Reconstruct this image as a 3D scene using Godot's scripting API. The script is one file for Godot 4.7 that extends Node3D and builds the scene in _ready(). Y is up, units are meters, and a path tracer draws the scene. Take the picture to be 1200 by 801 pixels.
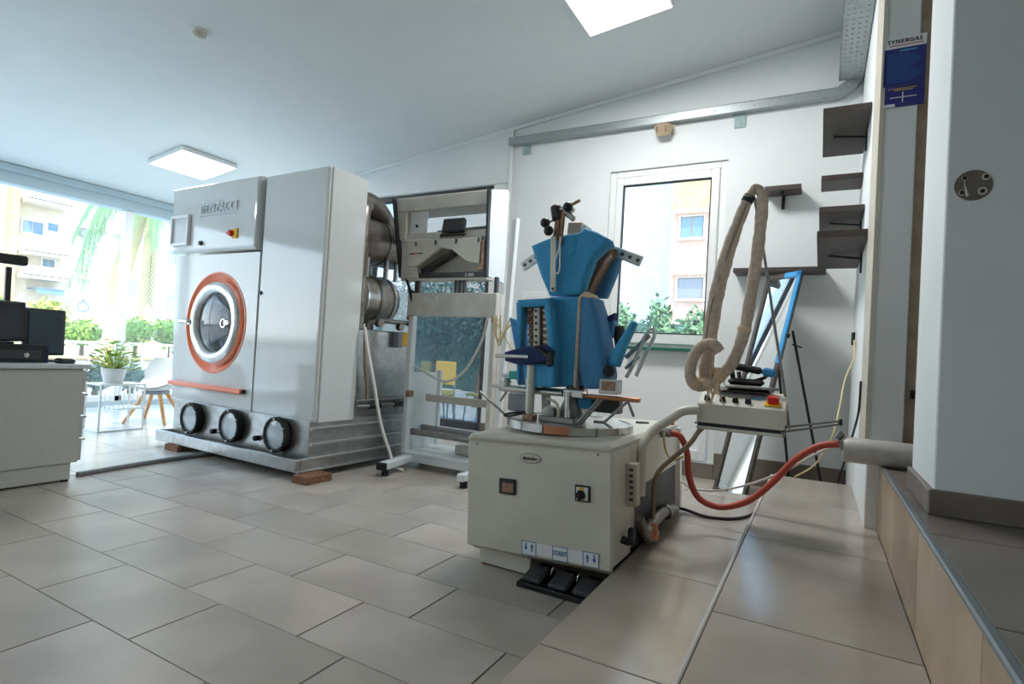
extends Node3D

# ---------------------------------------------------------------- mesh builder
class Geo extends RefCounted:
	var p := PackedVector3Array()
	var s := PackedInt32Array()
	var x := Transform3D.IDENTITY
	var grp := 1
	func tri(a: Vector3, b: Vector3, c: Vector3, out: Vector3, sm := -1) -> void:
		var ta := x * a
		var tb := x * b
		var tc := x * c
		if (tc - ta).cross(tb - ta).dot(x.basis * out) < 0.0:
			var q := tb
			tb = tc
			tc = q
		p.append(ta); p.append(tb); p.append(tc)
		s.append(sm)
	func quad(a: Vector3, b: Vector3, c: Vector3, d: Vector3, out: Vector3, sm := -1) -> void:
		tri(a, b, c, out, sm)
		tri(a, c, d, out, sm)
	func box(c: Vector3, size: Vector3, bev := 0.0, bs := Basis.IDENTITY) -> Geo:
		var h := size * 0.5
		bev = minf(bev, minf(h.x, minf(h.y, h.z)) * 0.98)
		var keep := x
		x = x * Transform3D(bs, c)
		for ax in 3:
			var i := (ax + 1) % 3
			var j := (ax + 2) % 3
			for sg in [-1.0, 1.0]:
				var q := []
				for cm in [[-1, -1], [1, -1], [1, 1], [-1, 1]]:
					var v := Vector3.ZERO
					v[ax] = sg * h[ax]
					v[i] = cm[0] * (h[i] - bev)
					v[j] = cm[1] * (h[j] - bev)
					q.append(v)
				var o := Vector3.ZERO
				o[ax] = sg
				quad(q[0], q[1], q[2], q[3], o)
			if bev > 0.0:
				for si in [-1.0, 1.0]:
					for sj in [-1.0, 1.0]:
						var q2 := []
						for e in [[-1.0, 0], [1.0, 0], [1.0, 1], [-1.0, 1]]:
							var v := Vector3.ZERO
							v[ax] = e[0] * (h[ax] - bev)
							v[i] = si * (h[i] if e[1] == 0 else h[i] - bev)
							v[j] = sj * (h[j] - bev if e[1] == 0 else h[j])
							q2.append(v)
						var o := Vector3.ZERO
						o[i] = si
						o[j] = sj
						quad(q2[0], q2[1], q2[2], q2[3], o)
		if bev > 0.0:
			for sx in [-1.0, 1.0]:
				for sy in [-1.0, 1.0]:
					for sz in [-1.0, 1.0]:
						tri(Vector3(sx * h.x, sy * (h.y - bev), sz * (h.z - bev)), Vector3(sx * (h.x - bev), sy * h.y, sz * (h.z - bev)), Vector3(sx * (h.x - bev), sy * (h.y - bev), sz * h.z), Vector3(sx, sy, sz))
		x = keep
		return self
	func bx(x0: float, x1: float, y0: float, y1: float, z0: float, z1: float, bev := 0.0) -> Geo:
		return box(Vector3((x0 + x1) / 2, (y0 + y1) / 2, (z0 + z1) / 2), Vector3(absf(x1 - x0), absf(y1 - y0), absf(z1 - z0)), bev)
	# a straight bar of rectangular section between two points
	func bar(a: Vector3, b: Vector3, w: float, d: float, bev := 0.0, side := Vector3.FORWARD) -> Geo:
		var y := (b - a).normalized()
		var xx := y.cross(side)
		if xx.length() < 0.01:
			xx = y.cross(Vector3.RIGHT)
		xx = xx.normalized()
		var zz := xx.cross(y).normalized()
		return box((a + b) / 2, Vector3(w, (b - a).length(), d), bev, Basis(xx, y, zz))
	func tube(path: Array, r, seg := 8, caps := true) -> Geo:
		var n := path.size()
		grp += 1
		var sm := grp
		var rings := []
		var t0: Vector3 = (path[1] - path[0]).normalized()
		var u := t0.cross(Vector3.UP if absf(t0.y) < 0.9 else Vector3.RIGHT).normalized()
		for k in n:
			var t: Vector3
			if k == 0: t = (path[1] - path[0]).normalized()
			elif k == n - 1: t = (path[n - 1] - path[n - 2]).normalized()
			else: t = ((path[k + 1] - path[k]).normalized() + (path[k] - path[k - 1]).normalized()).normalized()
			u = (u - t * u.dot(t)).normalized()
			var w := t.cross(u)
			var rr: float = r[k] if r is Array else r
			var ring := []
			for q in seg:
				var a := TAU * q / seg
				ring.append(path[k] + (u * cos(a) + w * sin(a)) * rr)
			rings.append(ring)
		for k in n - 1:
			for q in seg:
				var q1 := (q + 1) % seg
				var o: Vector3 = rings[k][q] + rings[k][q1] - path[k] * 2.0
				quad(rings[k][q], rings[k][q1], rings[k + 1][q1], rings[k + 1][q], o, sm)
		if caps:
			for e in [0, n - 1]:
				var o: Vector3 = path[0] - path[1] if e == 0 else path[n - 1] - path[n - 2]
				for q in seg:
					tri(path[e], rings[e][q], rings[e][(q + 1) % seg], o)
		return self
	func cyl(a: Vector3, b: Vector3, r: float, seg := 16) -> Geo:
		return tube([a, b], r, seg)
	# profile: [radius, height] pairs from the bottom centre to the top; axis is local y of xf
	func lathe(prof: Array, seg := 24, xf := Transform3D.IDENTITY, arc := TAU) -> Geo:
		var keep := x
		x = x * xf
		grp += 1
		var last := Vector2.ZERO
		for k in prof.size() - 1:
			var a := Vector2(prof[k][0], prof[k][1])
			var b := Vector2(prof[k + 1][0], prof[k + 1][1])
			var d := (b - a).normalized()
			if k > 0 and d.dot(last) < 0.75:
				grp += 1
			last = d
			for q in seg:
				var t0 := arc * q / seg
				var t1 := arc * (q + 1) / seg
				var tm := (t0 + t1) / 2
				var o := Vector3(cos(tm) * d.y, -d.x, sin(tm) * d.y)
				var p0 := Vector3(a.x * cos(t0), a.y, a.x * sin(t0))
				var p1 := Vector3(a.x * cos(t1), a.y, a.x * sin(t1))
				var p2 := Vector3(b.x * cos(t1), b.y, b.x * sin(t1))
				var p3 := Vector3(b.x * cos(t0), b.y, b.x * sin(t0))
				if a.x < 1e-6: tri(p0, p2, p3, o, grp)
				elif b.x < 1e-6: tri(p0, p1, p2, o, grp)
				else: quad(p0, p1, p2, p3, o, grp)
		x = keep
		return self
	static func pts(a: Array) -> PackedVector2Array:
		var o := PackedVector2Array()
		for k in a.size() / 2:
			o.append(Vector2(a[2 * k], a[2 * k + 1]))
		return o
	static func inset(poly: PackedVector2Array, d: float) -> PackedVector2Array:
		var n := poly.size()
		var o := PackedVector2Array()
		var area := 0.0
		for k in n:
			area += poly[k].cross(poly[(k + 1) % n])
		var sg := 1.0 if area > 0 else -1.0
		for k in n:
			var e0 := (poly[k] - poly[(k + n - 1) % n]).normalized()
			var e1 := (poly[(k + 1) % n] - poly[k]).normalized()
			var n0 := Vector2(-e0.y, e0.x) * sg
			var n1 := Vector2(-e1.y, e1.x) * sg
			var m := (n0 + n1)
			if m.length() < 0.2: m = n0
			m = m.normalized()
			o.append(poly[k] + m * d / maxf(0.45, m.dot(n0)))
		return o
	# outline in x/y pushed out from z0 to z1; bev rounds both rims in `steps` rings
	func prism(poly: PackedVector2Array, z0: float, z1: float, bev := 0.0, steps := 1, smooth := false) -> Geo:
		var rings := []
		var zs := []
		if bev > 0.0:
			for k in steps + 1:
				var a := PI / 2 * k / steps
				rings.append(inset(poly, bev * (1.0 - sin(a))))
				zs.append(z0 + bev * (1.0 - cos(a)))
			for k in steps + 1:
				var a := PI / 2 * (steps - k) / steps
				rings.append(inset(poly, bev * (1.0 - sin(a))))
				zs.append(z1 - bev * (1.0 - cos(a)))
		else:
			rings = [poly, poly]
			zs = [z0, z1]
		var n := poly.size()
		var area := 0.0
		for k in n:
			area += poly[k].cross(poly[(k + 1) % n])
		var sg := 1.0 if area > 0 else -1.0
		grp += 1
		for r in rings.size() - 1:
			for k in n:
				var k1 := (k + 1) % n
				var e := poly[k1] - poly[k]
				var o := Vector3(e.y * sg, -e.x * sg, 0).normalized()
				if bev > 0.0:
					o.z = -0.3 if r < rings.size() / 2 - 1 else (0.3 if r > rings.size() / 2 - 1 else 0.0)
				quad(V3(rings[r][k], zs[r]), V3(rings[r][k1], zs[r]), V3(rings[r + 1][k1], zs[r + 1]), V3(rings[r + 1][k], zs[r + 1]), o, grp if smooth else -1)
		for e in [0, rings.size() - 1]:
			var idx := Geometry2D.triangulate_polygon(rings[e])
			if idx.is_empty(): idx = Geometry2D.triangulate_polygon(poly)
			for t in idx.size() / 3:
				tri(V3(rings[e][idx[3 * t]], zs[e]), V3(rings[e][idx[3 * t + 1]], zs[e]), V3(rings[e][idx[3 * t + 2]], zs[e]), Vector3(0, 0, -1 if e == 0 else 1), grp if smooth else -1)
		return self
	static func V3(a: Vector2, z: float) -> Vector3:
		return Vector3(a.x, a.y, z)
	# flat plate with outline poly (convex, x/y) and a round hole
	func holed(poly: PackedVector2Array, c: Vector2, r: float, z0: float, z1: float, seg := 48) -> Geo:
		var angs := []
		for k in seg:
			angs.append(TAU * k / seg)
		for q in poly:
			angs.append(fposmod((q - c).angle(), TAU))
		angs.sort()
		var inn := []
		var outp := []
		for a in angs:
			var d := Vector2(cos(a), sin(a))
			inn.append(c + d * r)
			var best := 1e9
			for k in poly.size():
				var h = Geometry2D.segment_intersects_segment(c, c + d * 50.0, poly[k], poly[(k + 1) % poly.size()])
				if h != null: best = minf(best, (h - c).length())
			outp.append(c + d * best)
		var n := angs.size()
		grp += 1
		for k in n:
			var k1 := (k + 1) % n
			for z in [z0, z1]:
				quad(V3(inn[k], z), V3(inn[k1], z), V3(outp[k1], z), V3(outp[k], z), Vector3(0, 0, 1 if z == z1 else -1))
			var o: Vector2 = outp[k1] - outp[k]
			if o.length() > 1e-5:
				quad(V3(outp[k], z0), V3(outp[k1], z0), V3(outp[k1], z1), V3(outp[k], z1), Vector3(o.y, -o.x, 0))
			var m: Vector2 = c * 2.0 - inn[k] - inn[k1]
			quad(V3(inn[k], z0), V3(inn[k1], z0), V3(inn[k1], z1), V3(inn[k], z1), Vector3(m.x, m.y, 0), grp)
		return self
	func mesh(shift := Vector3.ZERO) -> ArrayMesh:
		var st := SurfaceTool.new()
		st.begin(Mesh.PRIMITIVE_TRIANGLES)
		for t in s.size():
			st.set_smooth_group(s[t])
			for k in 3:
				st.add_vertex(p[3 * t + k] - shift)
		st.generate_normals()
		return st.commit()
	func base() -> Vector3:
		var lo := p[0]
		var hi := p[0]
		for q in p:
			lo = lo.min(q)
			hi = hi.max(q)
		return Vector3((lo.x + hi.x) / 2, lo.y, (lo.z + hi.z) / 2)

var M := {}
var taken := {}
var rng := RandomNumberGenerator.new()

func V(a: float, b: float, c: float) -> Vector3:
	return Vector3(a, b, c)

func g() -> Geo:
	return Geo.new()

func numbered(called: String) -> String:
	taken[called] = taken.get(called, -1) + 1
	return called if taken[called] == 0 else "%s_%03d" % [called, taken[called]]

func tag(o: Node, label: String, category: String, group := "") -> void:
	o.set_meta("label", label)
	o.set_meta("category", category)
	if group: o.set_meta("group", group)

# an empty top-level thing whose children are its parts
func thing(called: String, label: String, category: String, at := Vector3.ZERO, turn := 0.0, group := "") -> Node3D:
	var o := Node3D.new()
	o.name = numbered(called)
	add_child(o)
	o.position = at
	o.rotation_degrees.y = turn
	tag(o, label, category, group)
	return o

# a part: geometry given in the parent's own axes
func part(parent: Node, called: String, ge, m: Material, label := "") -> MeshInstance3D:
	var o := MeshInstance3D.new()
	o.name = called
	o.mesh = ge.mesh() if ge is Geo else ge
	o.material_override = m
	parent.add_child(o, true)
	if label: o.set_meta("label", label)
	return o

func node_part(parent: Node, called: String, at := Vector3.ZERO) -> Node3D:
	var o := Node3D.new()
	o.name = called
	parent.add_child(o, true)
	o.position = at
	return o

# a top-level thing of one mesh, geometry given in world axes
func one(called: String, label: String, category: String, ge: Geo, m: Material, group := "") -> MeshInstance3D:
	var o := MeshInstance3D.new()
	o.name = numbered(called)
	var b := ge.base()
	o.mesh = ge.mesh(b)
	o.material_override = m
	add_child(o)
	o.position = b
	tag(o, label, category, group)
	return o

func structure(called: String, ge, m: Material, label := "") -> MeshInstance3D:
	var o := MeshInstance3D.new()
	o.name = numbered(called)
	o.mesh = ge.mesh() if ge is Geo else ge
	o.material_override = m
	add_child(o)
	o.set_meta("kind", "structure")
	if label: o.set_meta("label", label)
	return o

func shell(called: String, label := "") -> Node3D:
	var o := Node3D.new()
	o.name = numbered(called)
	add_child(o)
	o.set_meta("kind", "structure")
	if label: o.set_meta("label", label)
	return o

# smooth path through points
func smooth(pts: Array, n := 6) -> Array:
	var o := []
	for k in pts.size() - 1:
		var a: Vector3 = pts[maxi(k - 1, 0)]
		var b: Vector3 = pts[k]
		var c: Vector3 = pts[k + 1]
		var d: Vector3 = pts[mini(k + 2, pts.size() - 1)]
		for q in n:
			o.append(b.cubic_interpolate(c, a, d, float(q) / n))
	o.append(pts[-1])
	return o

func noise_img(seed_: int, freq: float, c0: Color, c1: Color, size := 256, oct := 4, sharp := 1.0) -> ImageTexture:
	var f := FastNoiseLite.new()
	f.seed = seed_
	f.frequency = freq
	f.fractal_octaves = oct
	var src := f.get_seamless_image(size, size)
	var im := Image.create(size, size, false, Image.FORMAT_RGB8)
	for y in size:
		for xx in size:
			var v := clampf((src.get_pixel(xx, y).r - 0.5) * sharp + 0.5, 0.0, 1.0)
			im.set_pixel(xx, y, c0.lerp(c1, v))
	return ImageTexture.create_from_image(im)

func mat(col, rough := 0.6, metal := 0.0, spec := 0.5) -> StandardMaterial3D:
	var m := StandardMaterial3D.new()
	m.albedo_color = Color(col) if col is String else col
	m.roughness = rough
	m.metallic = metal
	m.metallic_specular = spec
	return m

func mat_noise(seed_: int, c0: String, c1: String, rough: float, metal := 0.0, freq := 0.012, scale := 1.0, sharp := 1.6) -> StandardMaterial3D:
	var m := mat(Color.WHITE, rough, metal)
	m.albedo_texture = noise_img(seed_, freq, Color(c0), Color(c1), 256, 5, sharp)
	m.uv1_triplanar = true
	m.uv1_world_triplanar = true
	m.uv1_scale = Vector3.ONE * scale
	return m

func glass(col: String, alpha: float, rough := 0.02) -> StandardMaterial3D:
	var m := mat(col, rough)
	m.albedo_color.a = alpha
	m.transparency = BaseMaterial3D.TRANSPARENCY_ALPHA
	return m

func words(parent: Node, txt: String, height: float, depth: float, m: Material, at: Transform3D, called := "lettering", wide := 1.0) -> MeshInstance3D:
	var tm := TextMesh.new()
	var f := SystemFont.new()
	f.font_names = PackedStringArray(["Droid Sans"])
	f.font_weight = 700
	tm.font = f
	tm.text = txt
	tm.font_size = 64
	tm.pixel_size = 0.01
	tm.depth = 0.1
	var bb := tm.get_aabb()
	var k := height / maxf(bb.size.y, 0.001)
	var o := MeshInstance3D.new()
	o.name = called
	o.mesh = tm
	o.material_override = m
	parent.add_child(o, true)
	o.transform = at * Transform3D(Basis().scaled(Vector3(k * wide, k, depth / 0.1)), Vector3.ZERO)
	return o

# loose leaves inside an ellipsoid
func leaves(ge: Geo, c: Vector3, r: Vector3, n: int, size: float, hollow := 0.55) -> void:
	for k in n:
		var d := Vector3(rng.randfn(), rng.randfn(), rng.randfn()).normalized()
		var q := c + d * r * lerpf(hollow, 1.0, sqrt(rng.randf())) * (0.85 + 0.3 * rng.randf())
		var u := Vector3(rng.randfn(), rng.randfn(), rng.randfn()).normalized()
		var w := u.cross(d + u * 0.1).normalized()
		var l := size * (0.6 + 0.8 * rng.randf())
		var nn := u.cross(w)
		ge.tri(q - u * l, q + w * l * 0.38, q + u * l, nn)
		ge.tri(q - u * l, q + u * l, q - w * l * 0.38, nn)

func ceil_y(xx: float) -> float:
	return 3.54 + 0.118 * xx

func _ready() -> void:
	# ---- camera
	var cam := Camera3D.new()
	cam.name = "camera"
	cam.fov = 62.722
	cam.near = 0.05
	cam.far = 400.0
	add_child(cam)
	cam.position = V(0, 0.945, 0)
	cam.rotation_degrees = V(1.0675, 28.849, 3.282)
	cam.current = true
	# ---- sky
	var sm := ProceduralSkyMaterial.new()
	sm.sky_top_color = Color(0.50, 0.66, 0.81)
	sm.sky_horizon_color = Color(0.90, 0.94, 0.95)
	sm.ground_horizon_color = Color(0.80, 0.80, 0.78)
	sm.ground_bottom_color = Color(0.5, 0.5, 0.48)
	sm.sky_energy_multiplier = 1.65
	sm.ground_energy_multiplier = 0.6
	var sky := Sky.new()
	sky.sky_material = sm
	var env := Environment.new()
	env.background_mode = Environment.BG_SKY
	env.sky = sky
	env.ambient_light_source = Environment.AMBIENT_SOURCE_SKY
	env.tonemap_mode = Environment.TONE_MAPPER_LINEAR
	env.tonemap_exposure = 2.15
	env.sdfgi_enabled = true
	env.ssao_enabled = true
	env.ssil_enabled = true
	var we := WorldEnvironment.new()
	we.environment = env
	add_child(we)
	# ---- sun: high, from behind the shop, so that it lights the facades across the street
	var sun := DirectionalLight3D.new()
	sun.name = "sun"
	add_child(sun)
	sun.look_at_from_position(V(14, 22, 10), V(0, 0, 0))
	sun.light_energy = 1.25
	sun.light_color = Color(1.0, 0.95, 0.86)
	sun.light_angular_distance = 0.6
	sun.shadow_enabled = true
	sun.sky_mode = DirectionalLight3D.SKY_MODE_LIGHT_ONLY
	# ---- everything else
	rng.seed = 4711
	materials()
	build_room()
	build_outside()
	build_cleaning_machine()
	build_press()
	build_finisher()
	build_iron_station()
	build_mirror_and_shelves()
	build_services()
	build_counter()
	build_front_corner()

func materials() -> void:
	M.tile = []
	var tc := [["#a89f95", "#bbb2a8"], ["#a39b90", "#b6aea3"], ["#aca297", "#bfb5aa"]]
	for k in 3:
		var t := mat_noise(20 + k, tc[k][0], tc[k][1], 0.34, 0.0, 0.01, 0.55, 2.0)
		t.uv1_offset = V(k * 0.37, 0, k * 0.61)
		t.metallic_specular = 0.5
		M.tile.append(t)
	M.tile_pale = []
	for k in 2:
		var t := mat_noise(30 + k, "#b9bfc0", "#d3d8d8", 0.22, 0.0, 0.01, 0.5, 1.6)
		t.metallic_specular = 0.6
		M.tile_pale.append(t)
	M.grout = mat("#6f6a64", 0.9)
	M.grout_light = mat("#c2bfb8", 0.8)
	M.tread = []
	for k in 2:
		var t := mat_noise(40 + k, ["#9d9286", "#988d81"][k], ["#b1a69a", "#aca194"][k], 0.19, 0.0, 0.008, 0.5, 1.8)
		M.tread.append(t)
	M.riser = mat_noise(45, "#98805f", "#b0977a", 0.3, 0.0, 0.012, 0.8, 2.0)
	M.riser2 = mat_noise(47, "#a0886a", "#b69e82", 0.3, 0.0, 0.012, 0.8, 2.0)
	M.tread_dark = mat_noise(46, "#6d645b", "#7e756c", 0.3, 0.0, 0.01, 0.6, 1.8)
	M.wall = mat_noise(50, "#dfe3e1", "#e9ecea", 0.75, 0.0, 0.006, 0.35, 1.4)
	M.ceiling = mat_noise(51, "#dbe0df", "#dfe4e3", 0.85, 0.0, 0.02, 0.8, 1.0)
	M.trimwhite = mat("#e6e9e7", 0.45)
	M.pvc = mat("#eef0ee", 0.3)
	M.baseboard = mat_noise(52, "#6d6259", "#857a70", 0.4, 0.0, 0.01, 0.7)
	M.fascia = mat("#b7c8cf", 0.6)
	M.concrete = mat_noise(53, "#8f8578", "#a89d8f", 0.8, 0.0, 0.02, 1.5)
	M.pane = glass("#eaf4f4", 0.05)
	M.pane_tint = glass("#43596b", 0.5, 0.015)
	M.jamb = mat_noise(54, "#a8957e", "#bfad97", 0.6, 0.0, 0.02, 1.5)
	M.amber_rib = mat("#efd0a8", 0.3)
	M.ring_metal = mat("#dcdcda", 0.24, 0.9)
	M.trim_metal = mat("#7f878b", 0.4, 0.5)
	M.cable_grey = mat("#767b7e", 0.6)
	M.steel = mat_noise(60, "#a9a9a6", "#bdbdba", 0.33, 0.9, 0.02, 2.0)
	M.steel_dull = mat_noise(61, "#8d8c89", "#a4a29e", 0.45, 0.85, 0.02, 2.0)
	M.chrome = mat("#d4d4d2", 0.14, 1.0)
	M.chrome_brush = mat("#c6c4c0", 0.28, 0.95)
	M.galv = mat_noise(62, "#a3a9aa", "#b8bdbd", 0.45, 0.75, 0.05, 3.0, 1.4)
	M.duct = mat_noise(63, "#8d867f", "#aaa39b", 0.36, 0.85, 0.02, 2.0)
	M.duct_dark = mat_noise(64, "#776f68", "#938b84", 0.4, 0.8, 0.02, 2.0)
	M.machine = mat("#d9dddb", 0.07, 0.0, 0.6)
	M.machine_side = mat("#d9dddb", 0.2, 0.0, 0.5)
	M.white = mat("#eceeec", 0.3)
	M.black = mat("#151517", 0.45)
	M.rubber = mat("#1d1d1f", 0.7)
	M.darkgrey = mat("#3a3b3e", 0.5)
	M.orange = mat("#f7783a", 0.3)
	M.orange.clearcoat_enabled = true
	M.yellow = mat("#e8b21c", 0.4)
	M.red = mat("#d0241c", 0.3)
	M.smoke = glass("#39424a", 0.55, 0.03)
	M.lens = glass("#cfe3ea", 0.30, 0.03)  # whitened so the ports seem to reflect brightly
	M.drum = mat("#6d7377", 0.3, 0.9)
	M.cream = mat_noise(70, "#cdc9b9", "#d6d2c3", 0.38, 0.0, 0.01, 1.0)
	M.cream2 = mat_noise(71, "#c3bcab", "#cfc8b7", 0.45, 0.0, 0.015, 1.5)
	M.press = mat_noise(72, "#c5c0b4", "#d2cdc2", 0.42, 0.0, 0.015, 1.5)
	M.press_white = mat("#dfe6e6", 0.32)
	M.press_dark = mat("#35302c", 0.45)
	M.blue = mat_noise(73, "#3a93c4", "#48a4d2", 0.85, 0.0, 0.04, 5.0, 1.2)
	M.blue.rim_enabled = true
	M.blue.rim = 0.3
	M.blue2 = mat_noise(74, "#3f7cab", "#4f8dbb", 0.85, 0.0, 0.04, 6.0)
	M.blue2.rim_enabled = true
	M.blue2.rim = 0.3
	M.navy = mat_noise(75, "#20305c", "#2b3d6d", 0.85, 0.0, 0.04, 6.0)
	M.wood = mat_noise(76, "#c59a6b", "#dab184", 0.55, 0.0, 0.02, 2.0)
	M.timber = mat_noise(77, "#6e4a35", "#94694c", 0.8, 0.0, 0.03, 4.0, 2.2)
	M.beech = mat_noise(78, "#d89a5e", "#e9b27a", 0.5, 0.0, 0.02, 2.0)
	M.dress = mat("#dccbb6", 0.7)
	M.brownmetal = mat_noise(79, "#8a6a55", "#a58770", 0.4, 0.5, 0.03, 4.0)
	M.wrap = mat_noise(80, "#b8a592", "#d3c2b0", 0.95, 0.0, 0.03, 4.0, 1.6)
	M.wrap_light = mat_noise(81, "#d2b893", "#e2caa9", 0.95, 0.0, 0.05, 5.0, 1.6)
	M.hose = mat_noise(82, "#b4493a", "#c65a48", 0.55, 0.0, 0.05, 5.0)
	M.cable_white = mat("#e2dfd6", 0.5)
	M.cable_yellow = mat("#d9c895", 0.5)
	M.cable_brown = mat("#8d7d69", 0.55)
	M.shelf = mat_noise(83, "#3f3733", "#4b423d", 0.5, 0.0, 0.03, 3.0)
	M.mirror = mat("#f2f5f4", 0.015, 1.0)
	M.mirror_frame = mat_noise(85, "#474039", "#5a5149", 0.5, 0.1, 0.03, 3.0)
	M.film = mat("#3d9ad2", 0.35)
	M.insul = mat_noise(86, "#b3aea7", "#c9c5be", 0.5, 0.25, 0.02, 3.0, 1.4)
	M.counter = mat_noise(87, "#bfc0b8", "#c6c7bf", 0.5, 0.0, 0.05, 2.0, 1.0)
	M.counter_top = mat("#cfd4d3", 0.35)
	M.plastic_black = mat("#1b1a1c", 0.4)
	M.screen_off = mat("#2b3036", 0.22)
	M.navyprint = mat("#232a78", 0.5)
	M.print_white = mat("#e9e9ea", 0.6)
	M.print_red = mat("#b8524a", 0.6)
	M.print_black = mat("#22242c", 0.6)
	M.print_blue = mat("#2f6aa8", 0.6)
	M.print_cyan = mat("#58a7c9", 0.6)
	M.print_yellow = mat("#c9ad45", 0.6)
	M.leaf = mat_noise(90, "#6a9a3a", "#a2c258", 0.6, 0.0, 0.05, 3.0)
	M.leaf.backlight_enabled = true
	M.leaf.backlight = Color(0.25, 0.4, 0.08)
	M.leaf_dark = mat_noise(91, "#2f5244", "#507464", 0.6, 0.0, 0.05, 3.0)
	M.leaf_yellow = mat_noise(92, "#8da238", "#c3c95c", 0.6, 0.0, 0.05, 3.0)
	M.leaf_palm = mat_noise(93, "#4d7a50", "#6f9a6b", 0.6, 0.0, 0.05, 3.0)
	M.bark = mat_noise(94, "#6a5644", "#86705a", 0.9, 0.0, 0.05, 3.0)
	M.stucco = mat_noise(95, "#d3c6b0", "#dccfba", 0.85, 0.0, 0.02, 0.5)
	M.stucco_warm = mat_noise(96, "#d6b67c", "#ddbf8a", 0.85, 0.0, 0.02, 0.5)
	M.stucco_pink = mat_noise(97, "#d8b09a", "#dfbaa6", 0.85, 0.0, 0.02, 0.5)
	M.stucco_white = mat_noise(98, "#d5d1c6", "#ddd9cf", 0.85, 0.0, 0.02, 0.5)
	M.window_blue = mat("#6f8ea6", 0.15)
	M.window_grey = mat("#8b9098", 0.25)
	M.pavement = mat_noise(99, "#cfcfca", "#dedcd6", 0.8, 0.0, 0.03, 0.6)
	M.asphalt = mat_noise(100, "#a09e9a", "#b2b0ab", 0.9, 0.0, 0.03, 0.6)
	M.patio = mat_noise(101, "#a9b4bb", "#c3ccd1", 0.6, 0.0, 0.02, 0.6)
	M.chair_yellow = mat("#e6c65a", 0.5)
	M.pot = mat("#e4e3e4", 0.5)
	M.teal = mat("#1fa68e", 0.4)
	M.teal_glass = mat("#1d6b57", 0.2)
	M.amber = glass("#f6dcb8", 0.45, 0.15)
	M.clear = glass("#bcd4d4", 0.5, 0.1)
	M.copper = mat("#c98c6a", 0.3, 0.9)
	M.led = mat("#ffffff", 0.5)
	M.led.emission_enabled = true
	M.led.emission = Color(1.0, 0.985, 0.96)
	M.led.emission_energy_multiplier = 2.2

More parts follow.
